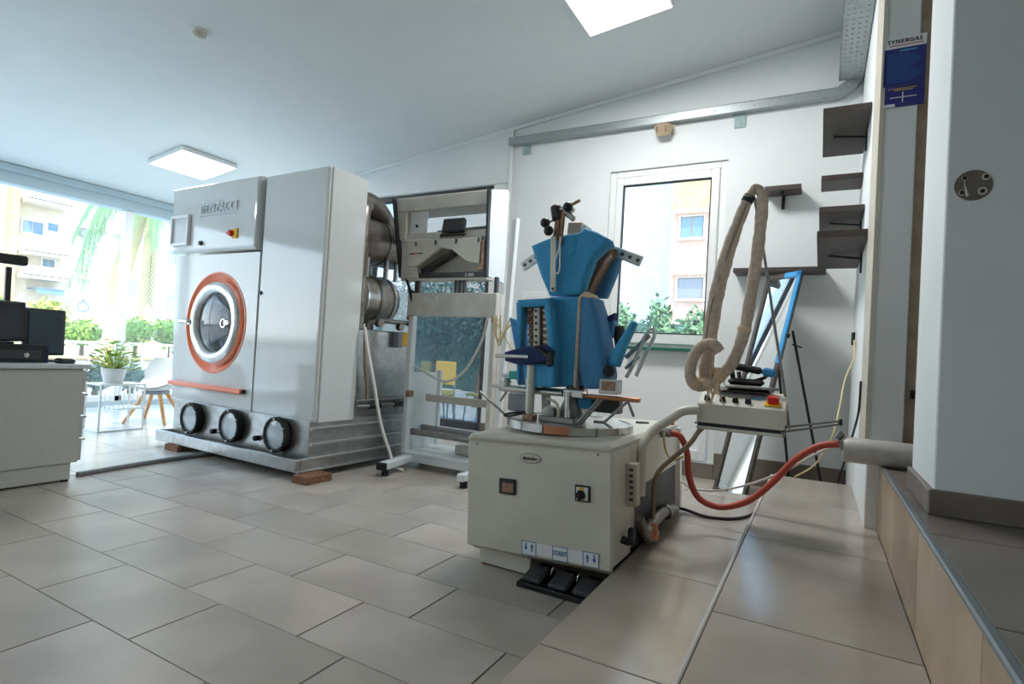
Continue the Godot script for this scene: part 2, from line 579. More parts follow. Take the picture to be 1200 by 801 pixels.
# ---------------------------------------------------------------- the room
func build_room() -> void:
	# floor: slab, grey running-bond tiles, pale tiles by the shop window
	var fl := shell("floor", "grey stone tile floor with pale tiles by the shop window")
	part(fl, "slab", g().bx(-7.8, 2.7, -0.16, -0.006, -5.05, 2.7), M.grout)
	var tm := []
	var tg := g().bx(-0.298, 0.298, -0.012, 0.0, -0.1495, 0.1495, 0.0012).mesh()
	var zr := -0.98 + 0.302 * 4
	var row := 0
	while zr - 0.302 * row > -4.9:
		var z1 := zr - 0.302 * row
		var off := -1.43 if row % 2 == 1 else -1.22
		var k := -6
		while off + 0.602 * k < -0.05:
			var x0 := off + 0.602 * k
			var x1 := x0 + 0.602
			k += 1
			if x1 <= -4.15 or (x0 > -0.69 and z1 > -3.6): continue
			var zc := z1 - 0.151
			var m: Material = M.tile[(row * 7 + k * 5 + (row * k) % 3) % 3]
			if x0 < -4.16 or zc < -4.72:
				var a := maxf(x0 + 0.003, -4.157)
				var b := x1 - 0.003
				part(fl, "floor_tile", g().bx(a, b, -0.012, 0.0, maxf(z1 - 0.3, -4.88), z1 - 0.0025, 0.0012), m)
			else:
				var t := part(fl, "floor_tile", tg, m)
				t.position = V((x0 + x1) / 2, 0, zc)
		row += 1
	part(fl, "floor_tile", g().bx(-4.157, -0.68, -0.012, 0.0, 0.24, 2.6, 0.001), M.tile[0])
	var pg := g().bx(-0.2975, 0.2975, -0.012, 0.0, -0.2975, 0.2975, 0.0012).mesh()
	for i in 6:
		for j in 13:
			var t := part(fl, "pale_tile", pg, M.tile_pale[(i * 3 + j * 5 + i * j) % 2])
			t.position = V(-4.463 - 0.6 * i, 0, -4.58 + 0.6 * j)
	# the stair that climbs to the right
	var st := shell("stair", "low tiled stair of two long treads and a higher landing")
	part(st, "stair_core", g().bx(-0.665, 0.252, -0.01, 0.105, -3.915, 2.6).bx(-0.238, 0.252, 0.0, 0.235, -4.045, 2.6), M.concrete)
	part(st, "landing_core", g().bx(0.262, 2.6, 0.0, 0.528, -4.88, 2.6), M.concrete)
	var tj := [-3.92, -3.77, -3.01, -2.24, -1.48, -0.72, 0.04, 0.8, 1.7, 2.6]
	for k in tj.size() - 1:
		part(st, "tread_tile", g().bx(-0.671, -0.252, 0.105, 0.12, tj[k] + 0.002, tj[k + 1] - 0.002, 0.002), M.tread[k % 2])
	tj = [-4.05, -3.35, -2.52, -1.69, -0.86, -0.03, 0.8, 1.7, 2.6]
	for k in tj.size() - 1:
		part(st, "tread_tile", g().bx(-0.238, 0.25, 0.235, 0.25, tj[k] + 0.002, tj[k + 1] - 0.002, 0.002), M.tread[(k + 1) % 2])
	part(st, "edge_strip", g().bx(-0.252, -0.240, 0.118, 0.252, -4.05, 2.6, 0.003), M.grout_light, "pale edge strip of the upper tread")
	var rj := [-3.72, -3.01, -2.39, -1.87, -1.19, -0.6, 0.0, 0.6, 1.2, 1.9, 2.6]
	for k in rj.size() - 1:
		part(st, "riser_tile", g().bx(0.25, 0.264, 0.25, 0.532, rj[k] + 0.002, rj[k + 1] - 0.002, 0.002), M.riser if k % 2 == 0 else M.riser2)
	part(st, "edge_trim", g().bx(0.248, 0.268, 0.531, 0.546, -3.72, 2.6, 0.004), M.trim_metal, "grey metal edge trim of the landing")
	var lj := [-3.72, -3.0, -2.4, -1.8, -1.2, -0.6, 0.0, 0.6, 1.2, 1.9, 2.6]
	for k in lj.size() - 1:
		for q in 2:
			part(st, "landing_tile", g().bx(0.268 + q * 1.16, 0.266 + (q + 1) * 1.16, 0.528, 0.543, lj[k] + 0.002, lj[k + 1] - 0.002, 0.002), M.tread_dark)
	# walls
	var yt := 4.0
	var wb := g()
	wb.bx(-7.8, -4.66, -0.1, yt, -5.05, -4.88).bx(-4.66, -3.0, 2.65, yt, -5.05, -4.88).bx(-4.66, -3.0, -0.1, 0.12, -5.05, -4.88)
	wb.bx(-3.0, -1.757, -0.1, yt, -5.05, -4.88).bx(-1.757, -0.735, 2.65, yt, -5.05, -4.88).bx(-1.757, -0.735, -0.1, 0.125, -5.05, -4.88).bx(-0.735, 2.75, -0.1, yt, -5.05, -4.88)
	structure("wall_back", wb, M.wall, "white painted back wall with a glazed door and a window")
	structure("wall_right", g().bx(0.2, 0.332, 0.0, yt, -4.88, -3.0, 0.004), M.wall, "narrow white wall end on the stair side")
	structure("trim_1", g().bx(0.19, 0.2, 0.6, 3.5, -3.42, -2.995, 0.002).bx(0.19, 0.206, 0.6, 3.5, -3.0, -2.992), M.cream2, "beige corner trim of the wall end")
	structure("wall_partition", g().bx(0.305, 2.75, 0.53, yt, -2.48, -2.05, 0.004), M.wall, "white partition wall standing on the landing")
	structure("baseboard_partition", g().bx(0.291, 2.7, 0.543, 0.617, -2.49, -2.035, 0.004), M.baseboard)
	structure("trim_2", g().bx(0.333, 0.47, 0.53, 3.6, -3.22, -3.06, 0.004), M.jamb, "beige wooden jamb behind the wall end")
	structure("wall_side", g().bx(2.6, 2.75, -0.1, yt, -5.0, 2.75), M.wall)
	structure("wall_rear", g().bx(-7.8, 2.75, -0.1, yt, 2.6, 2.75), M.wall)
	structure("baseboard_back", g().bx(-0.735, 0.2, 0.0, 0.215, -4.88, -4.865, 0.003).bx(-3.0, -1.757, 0.0, 0.215, -4.88, -4.865, 0.003).bx(-1.757, -0.735, 0.0, 0.122, -4.88, -4.862, 0.003), M.baseboard, "brown tile baseboard of the back wall")
	var cp := PackedVector2Array([Vector2(-7.8, ceil_y(-7.8)), Vector2(2.75, ceil_y(2.75)), Vector2(2.75, ceil_y(2.75) + 0.2), Vector2(-7.8, ceil_y(-7.8) + 0.2)])
	structure("ceiling", g().prism(cp, -5.05, 2.75), M.ceiling, "sloping white ceiling")
	# cove trim where the ceiling meets the back wall
	structure("trim_3", g().bar(V(-7.6, ceil_y(-7.6) - 0.018, -4.865), V(0.2, ceil_y(0.2) - 0.018, -4.865), 0.036, 0.03, 0.004), M.trimwhite, "white cove trim below the ceiling")
	structure("trim_4", g().bx(-4.7, -2.8, 2.655, 2.69, -4.88, -4.862, 0.003), M.trimwhite, "white lintel strip above the back window")
	# shop front
	var wf := g()
	wf.bx(-7.8, -7.62, 2.44, 2.75, -5.0, 2.75).bx(-7.62, -7.58, 2.565, 2.64, -4.88, 2.6, 0.008)
	wf.bx(-7.8, -7.62, -0.1, 0.06, -5.0, 2.75)
	structure("wall_front", wf, M.fascia, "pale blue fascia band above the shop window")
	var sw := shell("window_2", "shop window of tall glass panes between slim posts")
	var posts := [-4.86, -3.79, -1.39, 1.01, 2.58]
	for z in posts:
		part(sw, "post", g().bx(-7.75, -7.65, 0.06, 2.44, z - 0.045, z + 0.045, 0.006), M.pvc)
	part(sw, "sill_rail", g().bx(-7.75, -7.65, 0.06, 0.13, -4.86, 2.58, 0.004), M.pvc)
	for k in posts.size() - 1:
		part(sw, "pane", g().bx(-7.705, -7.697, 0.13, 2.44, posts[k] + 0.045, posts[k + 1] - 0.045), M.pane)
	# glazed back door
	var d := shell("door_1", "white glazed door with a solid lower panel")
	var fr := g().bx(-1.757, -1.70, 0.125, 2.65, -4.97, -4.90, 0.006).bx(-0.792, -0.735, 0.125, 2.65, -4.97, -4.90, 0.006).bx(-1.70, -0.792, 2.59, 2.65, -4.97, -4.90, 0.006)
	part(d, "door_frame", fr, M.pvc)
	var lf := g().bx(-1.695, -1.625, 0.13, 2.585, -4.95, -4.885, 0.008).bx(-0.867, -0.797, 0.13, 2.585, -4.95, -4.885, 0.008).bx(-1.625, -0.867, 2.51, 2.585, -4.95, -4.885, 0.008).bx(-1.625, -0.867, 1.09, 1.185, -4.95, -4.885, 0.008).bx(-1.625, -0.867, 0.13, 0.22, -4.95, -4.885, 0.008)
	part(d, "leaf_frame", lf, M.pvc)
	part(d, "lower_panel", g().bx(-1.625, -0.867, 0.22, 1.09, -4.935, -4.905), M.pvc)
	part(d, "pane", g().bx(-1.625, -0.867, 1.185, 2.51, -4.925, -4.917), M.pane)
	part(d, "gasket", g().bx(-1.629, -1.621, 1.181, 2.514, -4.925, -4.884).bx(-0.871, -0.863, 1.181, 2.514, -4.925, -4.884).bx(-1.629, -0.863, 2.506, 2.514, -4.925, -4.884).bx(-1.629, -0.863, 1.181, 1.189, -4.925, -4.884), M.rubber)
	part(d, "sill_strip", g().bx(-1.50, -0.87, 1.035, 1.062, -4.90, -4.82, 0.003), M.teal_glass, "dark green glass strip below the pane")
	# tall window behind the press
	var w := shell("window_1", "tall window with tinted glass behind the press")
	part(w, "window_frame", g().bx(-4.66, -4.60, 0.12, 2.65, -4.98, -4.90, 0.006).bx(-3.06, -3.0, 0.12, 2.65, -4.98, -4.90, 0.006).bx(-4.60, -3.06, 2.59, 2.65, -4.98, -4.90, 0.006).bx(-4.60, -3.06, 0.12, 0.20, -4.98, -4.90, 0.006), M.darkgrey)
	part(w, "transom", g().bx(-4.60, -3.06, 1.93, 1.985, -4.97, -4.91, 0.005), M.darkgrey)
	part(w, "pane", g().bx(-4.60, -3.06, 0.20, 1.93, -4.945, -4.937), M.pane_tint)
	part(w, "pane", g().bx(-4.60, -3.06, 1.985, 2.59, -4.945, -4.937), M.pane_tint)
	# ceiling panels: two in view, one unseen added to light the machine fronts
	for a in [[-6.07, -3.60, "square white ceiling light panel by the shop window"], [-1.29, -3.50, "square white ceiling light panel above the clothes form"], [-6.07, 0.6, "added square white ceiling light panel out of view above the service counter"]]:
		var y := ceil_y(a[0])
		var t := thing("ceiling_light", a[2], "ceiling light", V(a[0], y, a[1]), 0, "square ceiling light panels")
		t.rotation.z = atan(0.118)
		part(t, "housing", g().bx(-0.31, 0.31, -0.05, -0.004, -0.31, 0.31, 0.004), M.trimwhite)
		part(t, "diffuser", g().bx(-0.295, 0.295, -0.0535, -0.049, -0.295, 0.295), M.led)
		var al := AreaLight3D.new()
		al.name = "panel_light"
		t.add_child(al)
		al.position = V(0, -0.06, 0)
		al.rotation_degrees = V(-90, 0, 0)
		al.area_size = Vector2(0.58, 0.58)
		al.light_energy = 2.4
		al.light_color = Color(0.985, 0.99, 1.0)
		al.shadow_enabled = true
		al.area_range = 30.0
	# smoke detector
	var sd := thing("smoke_detector", "small white smoke detector on the ceiling", "smoke detector", V(-3.93, ceil_y(-3.93), -2.31))
	sd.rotation.z = atan(0.118)
	part(sd, "mount", g().lathe([[0, -0.012], [0.052, -0.012], [0.055, 0.0], [0, 0.0]], 24), M.trimwhite)
	part(sd, "sensor_cap", g().lathe([[0, -0.05], [0.022, -0.05], [0.04, -0.04], [0.046, -0.012], [0, -0.012]], 24), M.cream)
	# lying strip between the two floors
	var bar := g().tube(smooth([V(-4.10, 0.012, -1.83), V(-4.14, 0.012, -2.1), V(-4.17, 0.012, -2.45), V(-4.16, 0.012, -2.78), V(-4.15, 0.012, -3.3)], 5), 0.018, 8)
	one("floor_cable", "thick grey cable lying along the edge of the pale floor", "cable", bar, M.cable_grey)

# ---------------------------------------------------------------- beyond the glass
func shrub(label: String, c: Vector3, r: Vector3, n: int, size: float, m: Material, group: String) -> void:
	var t := thing("shrub", label, "shrub", V(c.x, -0.15, c.z), 0, group)
	var ge := g()
	leaves(ge, V(0, c.y + 0.15, 0), r, n, size, 0.3)
	part(t, "foliage", ge, m)
	part(t, "stem", g().tube([V(0, 0, 0), V(0.03, c.y + 0.1, 0.02)], [0.05, 0.03], 6), M.bark)

func tree(label: String, at: Vector3, trunk: float, r: Vector3, n: int, size: float, m: Material, group: String) -> void:
	var t := thing("tree", label, "tree", at, 0, group)
	part(t, "trunk", g().tube([V(0, 0, 0), V(0.04, trunk * 0.5, 0.02), V(0, trunk + r.y * 0.4, 0)], [0.07, 0.055, 0.03], 8), M.bark)
	var ge := g()
	leaves(ge, V(0, trunk + r.y * 0.7, 0), r, n, size, 0.2)
	part(t, "crown", ge, m)

func frond(base: Vector3, dir: Vector3, length: float, droop: float) -> Geo:
	var ge := g()
	var path := []
	for k in 9:
		var f := k / 8.0
		path.append(base + dir * length * f * (1.0 - 0.25 * f) + V(0, 0.35 * f - droop * f * f, 0))
	ge.tube(path, [0.02, 0.019, 0.017, 0.015, 0.013, 0.011, 0.009, 0.007, 0.004], 5)
	for k in 90:
		var f := 0.1 + 0.9 * k / 90.0
		var i := mini(int(f * 8), 7)
		var q: Vector3 = path[i].lerp(path[i + 1], f * 8 - i)
		var tdir: Vector3 = (path[i + 1] - path[i]).normalized()
		var side := tdir.cross(Vector3.UP).normalized() * (1.0 if k % 2 else -1.0)
		var l := length * 0.32 * (1.0 - 0.5 * absf(f - 0.4))
		var tip := q + side * l * 0.55 + tdir * l * 0.35 + V(0, -l * 0.75, 0)
		var w := tdir * 0.034
		ge.tri(q - w, q + w, tip, V(side.x, 0.4, side.z))
	return ge

func opening(b: Node, z0: float, z1: float, y0: float, y1: float, m: Material, bars := 1, depth := 0.05) -> void:
	# a window on a facade that faces +x at x = 0 of its building
	var wf := part(b, "window", g().bx(0.0, depth + 0.03, y0 - 0.06, y0, z0 - 0.06, z1 + 0.06).bx(0.0, depth, y1, y1 + 0.05, z0 - 0.05, z1 + 0.05).bx(0.0, depth, y0, y1, z0 - 0.05, z0).bx(0.0, depth, y0, y1, z1, z1 + 0.05), M.pvc)
	for k in bars:
		var a := lerpf(z0, z1, float(k) / bars) + 0.02
		var c := lerpf(z0, z1, float(k + 1) / bars) - 0.02
		part(wf, "pane", g().bx(0.005, 0.02, y0 + 0.02, y1 - 0.02, a, c), m)

func build_outside() -> void:
	structure("pavement", g().bx(-11.0, -7.8, -0.3, -0.06, -30, 25), M.pavement, "pale pavement outside the shop window")
	structure("street", g().bx(-60, -11.0, -0.3, -0.12, -60, 60), M.asphalt, "sunlit street")
	structure("yard", g().bx(-11.0, 20, -0.3, -0.08, -60, -5.05), M.patio, "grey paved yard behind the shop")
	# ---- apartment block across the street
	var b := thing("apartment_building", "cream apartment block with balconies across the street", "building", V(-30, -0.12, -12.0))
	part(b, "wall", g().bx(-8, 0, 0, 9.2, -0.55, 4.6), M.stucco)
	part(b, "side_bay", g().bx(-8, -0.02, 0, 9.5, 1.55, 8.5).bx(-0.1, 0.5, 0, 9.5, 1.62, 1.9), M.stucco_warm, "warm yellow bay")
	part(b, "stair_tower", g().bx(-8, 0.15, 0, 8.6, -3.5, -0.55), M.stucco_white, "white stair tower")
	for y in [3.15, 4.15, 6.35]:
		part(b, "balcony", g().bx(0, 0.9, y - 0.12, y + 0.04, -0.1, 1.5).bx(0.84, 0.9, y, y + 0.42, -0.1, 1.5), M.stucco_white)
	opening(b, 0.6, 1.32, 5.0, 5.53, M.window_blue, 2)
	opening(b, 0.05, 0.44, 5.25, 5.6, M.window_blue, 1)
	opening(b, 0.1, 0.54, 3.65, 4.0, M.window_blue, 2)
	opening(b, 0.5, 0.95, 6.75, 7.2, M.window_blue, 2)
	opening(b, 2.2, 3.2, 5.1, 5.75, M.window_grey, 2)
	opening(b, 2.2, 3.2, 2.9, 3.6, M.window_grey, 2)
	var aw := part(b, "awning", g().bx(0, 0.9, 2.6, 2.66, 0.0, 1.0).bx(0.86, 0.9, 2.42, 2.62, 0.0, 1.0), M.window_blue)
	var st := part(b, "blind_panel", g().bx(0.15, 0.2, 3.58, 4.1, -1.75, -0.72), M.stucco, "closed shutter")
	part(b, "air_conditioner", g().bx(0.15, 0.5, 5.23, 5.5, -1.17, -0.66, 0.02), M.window_grey, "grey air conditioner box")
	part(b, "ledge", g().bx(0.15, 0.3, 3.3, 3.38, -1.9, -0.6), M.stucco)
	part(b, "ledge", g().bx(0.15, 0.3, 5.62, 5.7, -3.4, -0.6), M.stucco)
	var b2 := thing("apartment_building", "pale apartment block with a cream corner strip across the street", "building", V(-30, -0.12, -20.0))
	part(b2, "wall", g().bx(-8, 0, 0, 9.0, -2, 4.45), M.stucco_white)
	part(b2, "corner_strip", g().bx(0, 0.12, 0, 9.0, 3.9, 4.45), M.stucco_warm)
	part(b, "tower_window", g().bx(0.15, 0.2, 2.85, 3.6, -3.32, -2.76), M.window_grey)
	opening(b2, 2.5, 3.3, 4.6, 5.4, M.window_grey, 2)
	opening(b2, 2.5, 3.3, 2.2, 3.0, M.window_grey, 2)
	# ---- greenery and railings along the street
	for a in [[-5.0, 1.0, 0.62, 0], [-5.9, 0.95, 0.60, 0], [-4.1, 1.05, 0.62, 0], [-3.2, 1.0, 0.6, 0], [-8.9, 0.85, 0.6, 1], [-9.7, 0.85, 0.6, 1]]:
		shrub(["yellow green hedge bush lit by the sun across the street", "mid green bush across the street beside the round trees"][a[3]], V(-16.0, a[1], a[0] * 16.0 / 15.0), V(0.7, a[2], 0.42), 900, 0.10, M.leaf_yellow if a[3] == 0 else M.leaf, "hedge bushes across the street")
	for a in [[-6.6, 0.75, 0.30], [-7.75, 0.8, 0.36], [-8.55, 0.85, 0.36], [-9.3, 0.8, 0.34]]:
		tree("small round clipped tree with thin trunk across the street", V(-15.0, -0.12, a[0]), a[1], V(0.5, a[2], 0.38), 900, 0.07, M.leaf, "clipped street trees")
	for a in [[-3.9, 0.2], [-4.35, 0.22], [-4.85, 0.2], [-5.3, 0.22]]:
		shrub("low pale green bush planted along the pavement", V(-9.4, a[1], a[0]), V(0.22, 0.22, 0.2), 420, 0.05, M.leaf_dark, "low bushes along the pavement")
	var f := thing("railing", "thin white street railing beyond the shop window", "railing", V(-10.2, -0.06, -5.2))
	part(f, "top_rail", g().bx(-0.02, 0.02, 0.76, 0.80, -1.4, 2.6), M.pvc)
	part(f, "low_rail", g().bx(-0.02, 0.02, 0.14, 0.18, -1.4, 2.6), M.pvc)
	for k in 21:
		part(f, "bar", g().bx(-0.01, 0.01, 0.0, 0.78, -1.4 + 0.2 * k - 0.01, -1.4 + 0.2 * k + 0.01), M.pvc)
	var pw := thing("planter_wall", "long low white planter wall across the street", "planter", V(-14.2, -0.12, -7.0))
	part(pw, "wall", g().bx(-0.15, 0.15, 0, 0.38, -3.0, 4.0, 0.02), M.stucco_white)
	part(pw, "cap", g().bx(-0.2, 0.2, 0.38, 0.44, -3.0, 4.0, 0.02), M.stucco_warm)
	# ---- palm whose fronds hang in front of the shop window
	var pm := thing("palm_tree", "palm tree with long hanging fronds outside the shop window", "palm", V(-12.6, -0.12, -6.6))
	part(pm, "trunk", g().tube([V(0, 0, 0.55), V(0.02, 2, 0.5), V(0.0, 4.45, 0.0)], [0.20, 0.17, 0.15], 10), M.stucco_warm)
	for k in 13:
		var a := TAU * k / 13.0 + 0.2
		part(pm, "frond", frond(V(0, 4.4, 0), V(cos(a) * 0.7, 0, sin(a)), 1.5 + 0.3 * (k % 3), 2.0 + 0.35 * (k % 4)), M.leaf_palm)
	# ---- sticker on the shop window glass
	var lg := thing("window_sticker", "pale blue drop emblem sticker on the shop window", "sticker", V(-7.69, 1.1, -3.5), 90)
	var dp := PackedVector2Array()
	for k in 25:
		var a := TAU * k / 24.0
		var r := 0.062
		dp.append(Vector2(cos(a) * r, sin(a) * r) if absf(a - PI / 2) > 0.45 else Vector2(cos(a) * r * 0.4, sin(a) * r + 0.055 * (1.0 - absf(a - PI / 2) / 0.45)))
	dp.remove_at(24)
	var ring := g()
	var inn := Geo.inset(dp, 0.012)
	for k in dp.size():
		var k1 := (k + 1) % dp.size()
		ring.quad(Geo.V3(dp[k], 0.001), Geo.V3(dp[k1], 0.001), Geo.V3(inn[k1], 0.001), Geo.V3(inn[k], 0.001), Vector3.BACK)
	ring.x = Transform3D(Basis(), V(-0.135, 0.09, 0))
	var ring2 := g()
	ring2.p = ring.p
	ring2.s = ring.s
	var rp := part(lg, "drop_outline", ring2, M.print_cyan)
	rp.position = V(-0.135, 0.09, 0)
	part(lg, "swirl", g().tube([V(-0.165, 0.06, 0.002), V(-0.13, 0.045, 0.002), V(-0.10, 0.07, 0.002), V(-0.11, 0.1, 0.002), V(-0.135, 0.105, 0.002)], 0.005, 5), M.print_cyan)
	part(lg, "text_bar", g().bx(-0.03, 0.22, 0.105, 0.135, 0.0, 0.002).bx(-0.03, 0.16, 0.06, 0.08, 0.0, 0.002), glass("#cfe6ef", 0.5, 0.4))
	# ---- what the back door shows
	var wb := thing("white_building", "white blank building wall behind the back door", "building", V(-8.6, -0.1, -17.0))
	part(wb, "wall", g().bx(-5.0, 4.75, 0, 10, -6, 0), M.stucco_white)
	part(wb, "plinth", g().bx(-5.0, 4.75, 0, 0.6, 0, 0.06), M.stucco)
	var pb := thing("pink_building", "pale pink building with two shuttered windows behind the back door", "building", V(-3.85, -0.1, -16.0))
	part(pb, "wall", g().bx(0, 6, 0, 5.35, -6, 0), M.stucco_pink)
	part(pb, "upper_wall", g().bx(0, 6, 5.35, 9.5, -6, 0.0), M.stucco_warm, "cream upper storey")
	for a in [[0.25, 0.88, 4.53, 5.12, 2], [0.25, 0.95, 2.82, 3.4, 1]]:
		var w := part(pb, "window", g().bx(a[0] - 0.06, a[1] + 0.06, a[2] - 0.07, a[2], 0, 0.08).bx(a[0] - 0.06, a[1] + 0.06, a[3], a[3] + 0.05, 0, 0.06).bx(a[0] - 0.05, a[0], a[2], a[3], 0, 0.06).bx(a[1], a[1] + 0.05, a[2], a[3], 0, 0.06), M.stucco_white)
		for k in a[4]:
			part(w, "pane", g().bx(lerpf(a[0], a[1], float(k) / a[4]) + 0.02, lerpf(a[0], a[1], float(k + 1) / a[4]) - 0.02, a[2] + 0.02, a[3] - 0.02, 0.01, 0.03), M.window_blue if a[4] == 2 else M.window_grey)
		for k in 9:
			part(w, "roof_tile", g().cyl(V(a[0] - 0.12 + 0.115 * k, a[3] + 0.12, 0.02), V(a[0] - 0.12 + 0.115 * k, a[3] + 0.08, 0.2), 0.045, 6), M.stucco_pink)
	for a in [[-2.25, 1.15], [-1.75, 1.2], [-1.3, 1.1], [-0.9, 1.15], [-2.75, 1.1]]:
		shrub("flowering oleander bush with pale leaves behind the back door", V(a[0] - 0.1, a[1], -7.3), V(0.2, 0.55, 0.3), 800, 0.06, M.leaf_palm, "oleander bushes behind the door")
	# ---- what the tinted window shows
	for a in [[-5.4, -8.6, 1.5, 0.9], [-6.6, -8.9, 1.6, 1.0], [-4.2, -9.2, 1.5, 0.95], [-7.8, -9.4, 1.7, 1.0], [-5.3, -10.3, 1.9, 1.1]]:
		tree("dark green leafy tree in the yard behind the tinted window", V(a[0], -0.08, a[1]), a[2] * 0.55, V(0.62, a[3], 0.6), 2600, 0.055, M.leaf_dark, "yard trees")
	var hd := thing("yard_hedge", "dark clipped hedge at the back of the yard", "hedge", V(-7.0, -0.08, -12.0))
	var hg := g()
	for k in 7000:
		var q := V(rng.randf_range(-6, 5), rng.randf_range(0.1, 1.9), rng.randf_range(-0.4, 0.4))
		leaves(hg, q, V(0.05, 0.05, 0.05), 1, 0.07)
	part(hd, "foliage", hg, M.leaf_dark)
	part(hd, "core", g().bx(-6, 5, 0, 1.8, -0.3, 0.3), M.leaf_dark)
	var c0 := thing("garden_chair", "yellow garden chair in the yard behind the tinted window", "chair", V(-4.68, -0.08, -6.5), 20, "yellow garden chairs")
	part(c0, "seat", g().bx(-0.17, 0.17, 0.40, 0.43, -0.18, 0.18, 0.01), M.chair_yellow)
	part(c0, "backrest", g().bx(-0.15, 0.15, 0.50, 0.84, -0.2, -0.17, 0.01), M.chair_yellow)
	for sx in [-1, 1]:
		part(c0, "leg", g().tube([V(sx * 0.16, 0, 0.2), V(sx * 0.15, 0.41, 0.15)], 0.013, 6), M.galv)
		part(c0, "leg", g().tube([V(sx * 0.16, 0, -0.24), V(sx * 0.14, 0.45, -0.18), V(sx * 0.13, 0.6, -0.19)], 0.013, 6), M.galv)
	for a in [[-4.05, -6.6, -25.0], [-4.45, -6.1, 150.0]]:
		var c := c0.duplicate()
		c.name = numbered("garden_chair")
		add_child(c)
		c.position = V(a[0], -0.08, a[1])
		c.rotation_degrees.y = a[2]

# ---------------------------------------------------------------- dry cleaning machine
func face_z(at: Vector3) -> Transform3D:
	# lathe axis turned from y to +z
	return Transform3D(Basis(Vector3.RIGHT, PI / 2), at)

func build_cleaning_machine() -> void:
	var t := thing("dry_cleaning_machine", "tall white dry cleaning machine with round orange rimmed door", "cleaning machine", V(-3.07, 0, -2.78), -2.0)
	# drip tray: rails all round and a pan
	part(t, "tray_rail", g().bx(-1.76, 0.02, 0.05, 0.135, 0.105, 0.14, 0.004), M.steel, "long front rail of the drip tray")
	part(t, "tray_rail", g().bx(-0.015, 0.02, 0.05, 0.135, -1.05, 0.104, 0.004).bx(0.02, 0.045, 0.05, 0.062, -1.05, 0.14, 0.002), M.steel)
	part(t, "tray_rail", g().bx(-1.76, -1.725, 0.05, 0.135, -1.05, 0.104, 0.004), M.steel)
	part(t, "tray_pan", g().bx(-1.73, -0.01, 0.055, 0.07, -1.05, 0.11), M.steel_dull)
	# solvent tank with three inspection ports
	part(t, "tank", g().bx(-1.71, 0.0, 0.07, 0.39, -1.0, 0.03, 0.006), M.steel)
	part(t, "tank_flange", g().bx(0.0, 0.035, 0.215, 0.24, -1.0, 0.03, 0.004), M.chrome_brush)
	part(t, "tank_flange", g().bx(0.0, 0.025, 0.325, 0.345, -1.0, 0.03, 0.004), M.chrome_brush)
	part(t, "tank_flange", g().bx(0.0, 0.03, 0.12, 0.14, -1.0, 0.03, 0.004), M.chrome_brush)
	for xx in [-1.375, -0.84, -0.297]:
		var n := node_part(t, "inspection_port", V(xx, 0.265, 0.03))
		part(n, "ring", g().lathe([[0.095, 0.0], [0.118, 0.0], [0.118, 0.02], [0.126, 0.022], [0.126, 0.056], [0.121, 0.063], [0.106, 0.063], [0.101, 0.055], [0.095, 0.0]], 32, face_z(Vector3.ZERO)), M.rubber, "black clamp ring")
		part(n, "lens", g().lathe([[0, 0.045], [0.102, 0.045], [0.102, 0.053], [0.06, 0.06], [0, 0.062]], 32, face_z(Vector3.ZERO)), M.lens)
		part(n, "inner_plate", g().lathe([[0, 0.02], [0.098, 0.02], [0.098, 0.034], [0, 0.03]], 32, face_z(Vector3.ZERO)), M.press_white)  # white plate paints in the bright reflection of the lens
		for k in 6:
			var a := TAU * k / 6.0 + 0.5
			part(n, "bolt", g().lathe([[0, 0], [0.009, 0], [0.009, 0.012], [0.005, 0.016], [0, 0.016]], 6, face_z(V(cos(a) * 0.1135, sin(a) * 0.1135, 0.061))), M.chrome)
	for a in [[-1.10, 0.19], [-0.555, 0.205]]:
		part(t, "drain_plug", g().lathe([[0, 0], [0.02, 0], [0.02, 0.035], [0.012, 0.04], [0, 0.04]], 8, face_z(V(a[0], a[1], 0.03))), M.black)
	# control head, door panel and cabinet
	var head := PackedVector2Array([Vector2(-1.955, 2.2), Vector2(-0.735, 2.19), Vector2(-0.735, 1.622), Vector2(-1.9, 1.63)])
	part(t, "control_head", g().prism(head, -0.36, 0.035, 0.03, 4), M.machine)
	var dp := PackedVector2Array([Vector2(-1.895, 1.612), Vector2(-0.72, 1.605), Vector2(-0.712, 0.39), Vector2(-1.815, 0.395)])
	part(t, "front_panel", g().holed(dp, Vector2(-1.25, 1.05), 0.41, -0.012, 0.0, 64), M.machine)
	part(t, "body", g().bx(-1.83, -0.72, 0.4, 2.15, -1.0, -0.2), M.machine_side)
	# door
	var dn := node_part(t, "drum_door", V(-1.25, 1.05, 0))
	part(dn, "rim_cone", g().lathe([[0.36, -0.06], [0.33, -0.065], [0.33, -0.052], [0.35, -0.048], [0.40, 0.006], [0.412, 0.004], [0.412, -0.004], [0.36, -0.06]], 64, face_z(Vector3.ZERO)), M.orange, "orange recessed rim")
	part(dn, "chrome_ring", g().lathe([[0.235, -0.07], [0.338, -0.07], [0.338, 0.0], [0.325, 0.022], [0.29, 0.034], [0.262, 0.028], [0.242, 0.008], [0.235, -0.07]], 64, face_z(Vector3.ZERO)), M.ring_metal, "polished steel door ring")
	part(dn, "door_glass", g().lathe([[0, -0.02], [0.24, -0.02], [0.235, -0.005], [0.18, 0.012], [0.0, 0.022]], 48, face_z(Vector3.ZERO)), M.smoke)
	part(dn, "drum", g().lathe([[0.25, -0.03], [0.25, -0.19], [0, -0.19]], 48, face_z(Vector3.ZERO)), M.drum)
	for k in 3:
		var a := TAU * k / 3.0 + 0.6
		part(dn, "drum_rib", g().bar(V(cos(a) * 0.08, sin(a) * 0.08, -0.17), V(cos(a) * 0.23, sin(a) * 0.23, -0.15), 0.04, 0.04, 0.01), M.chrome_brush)
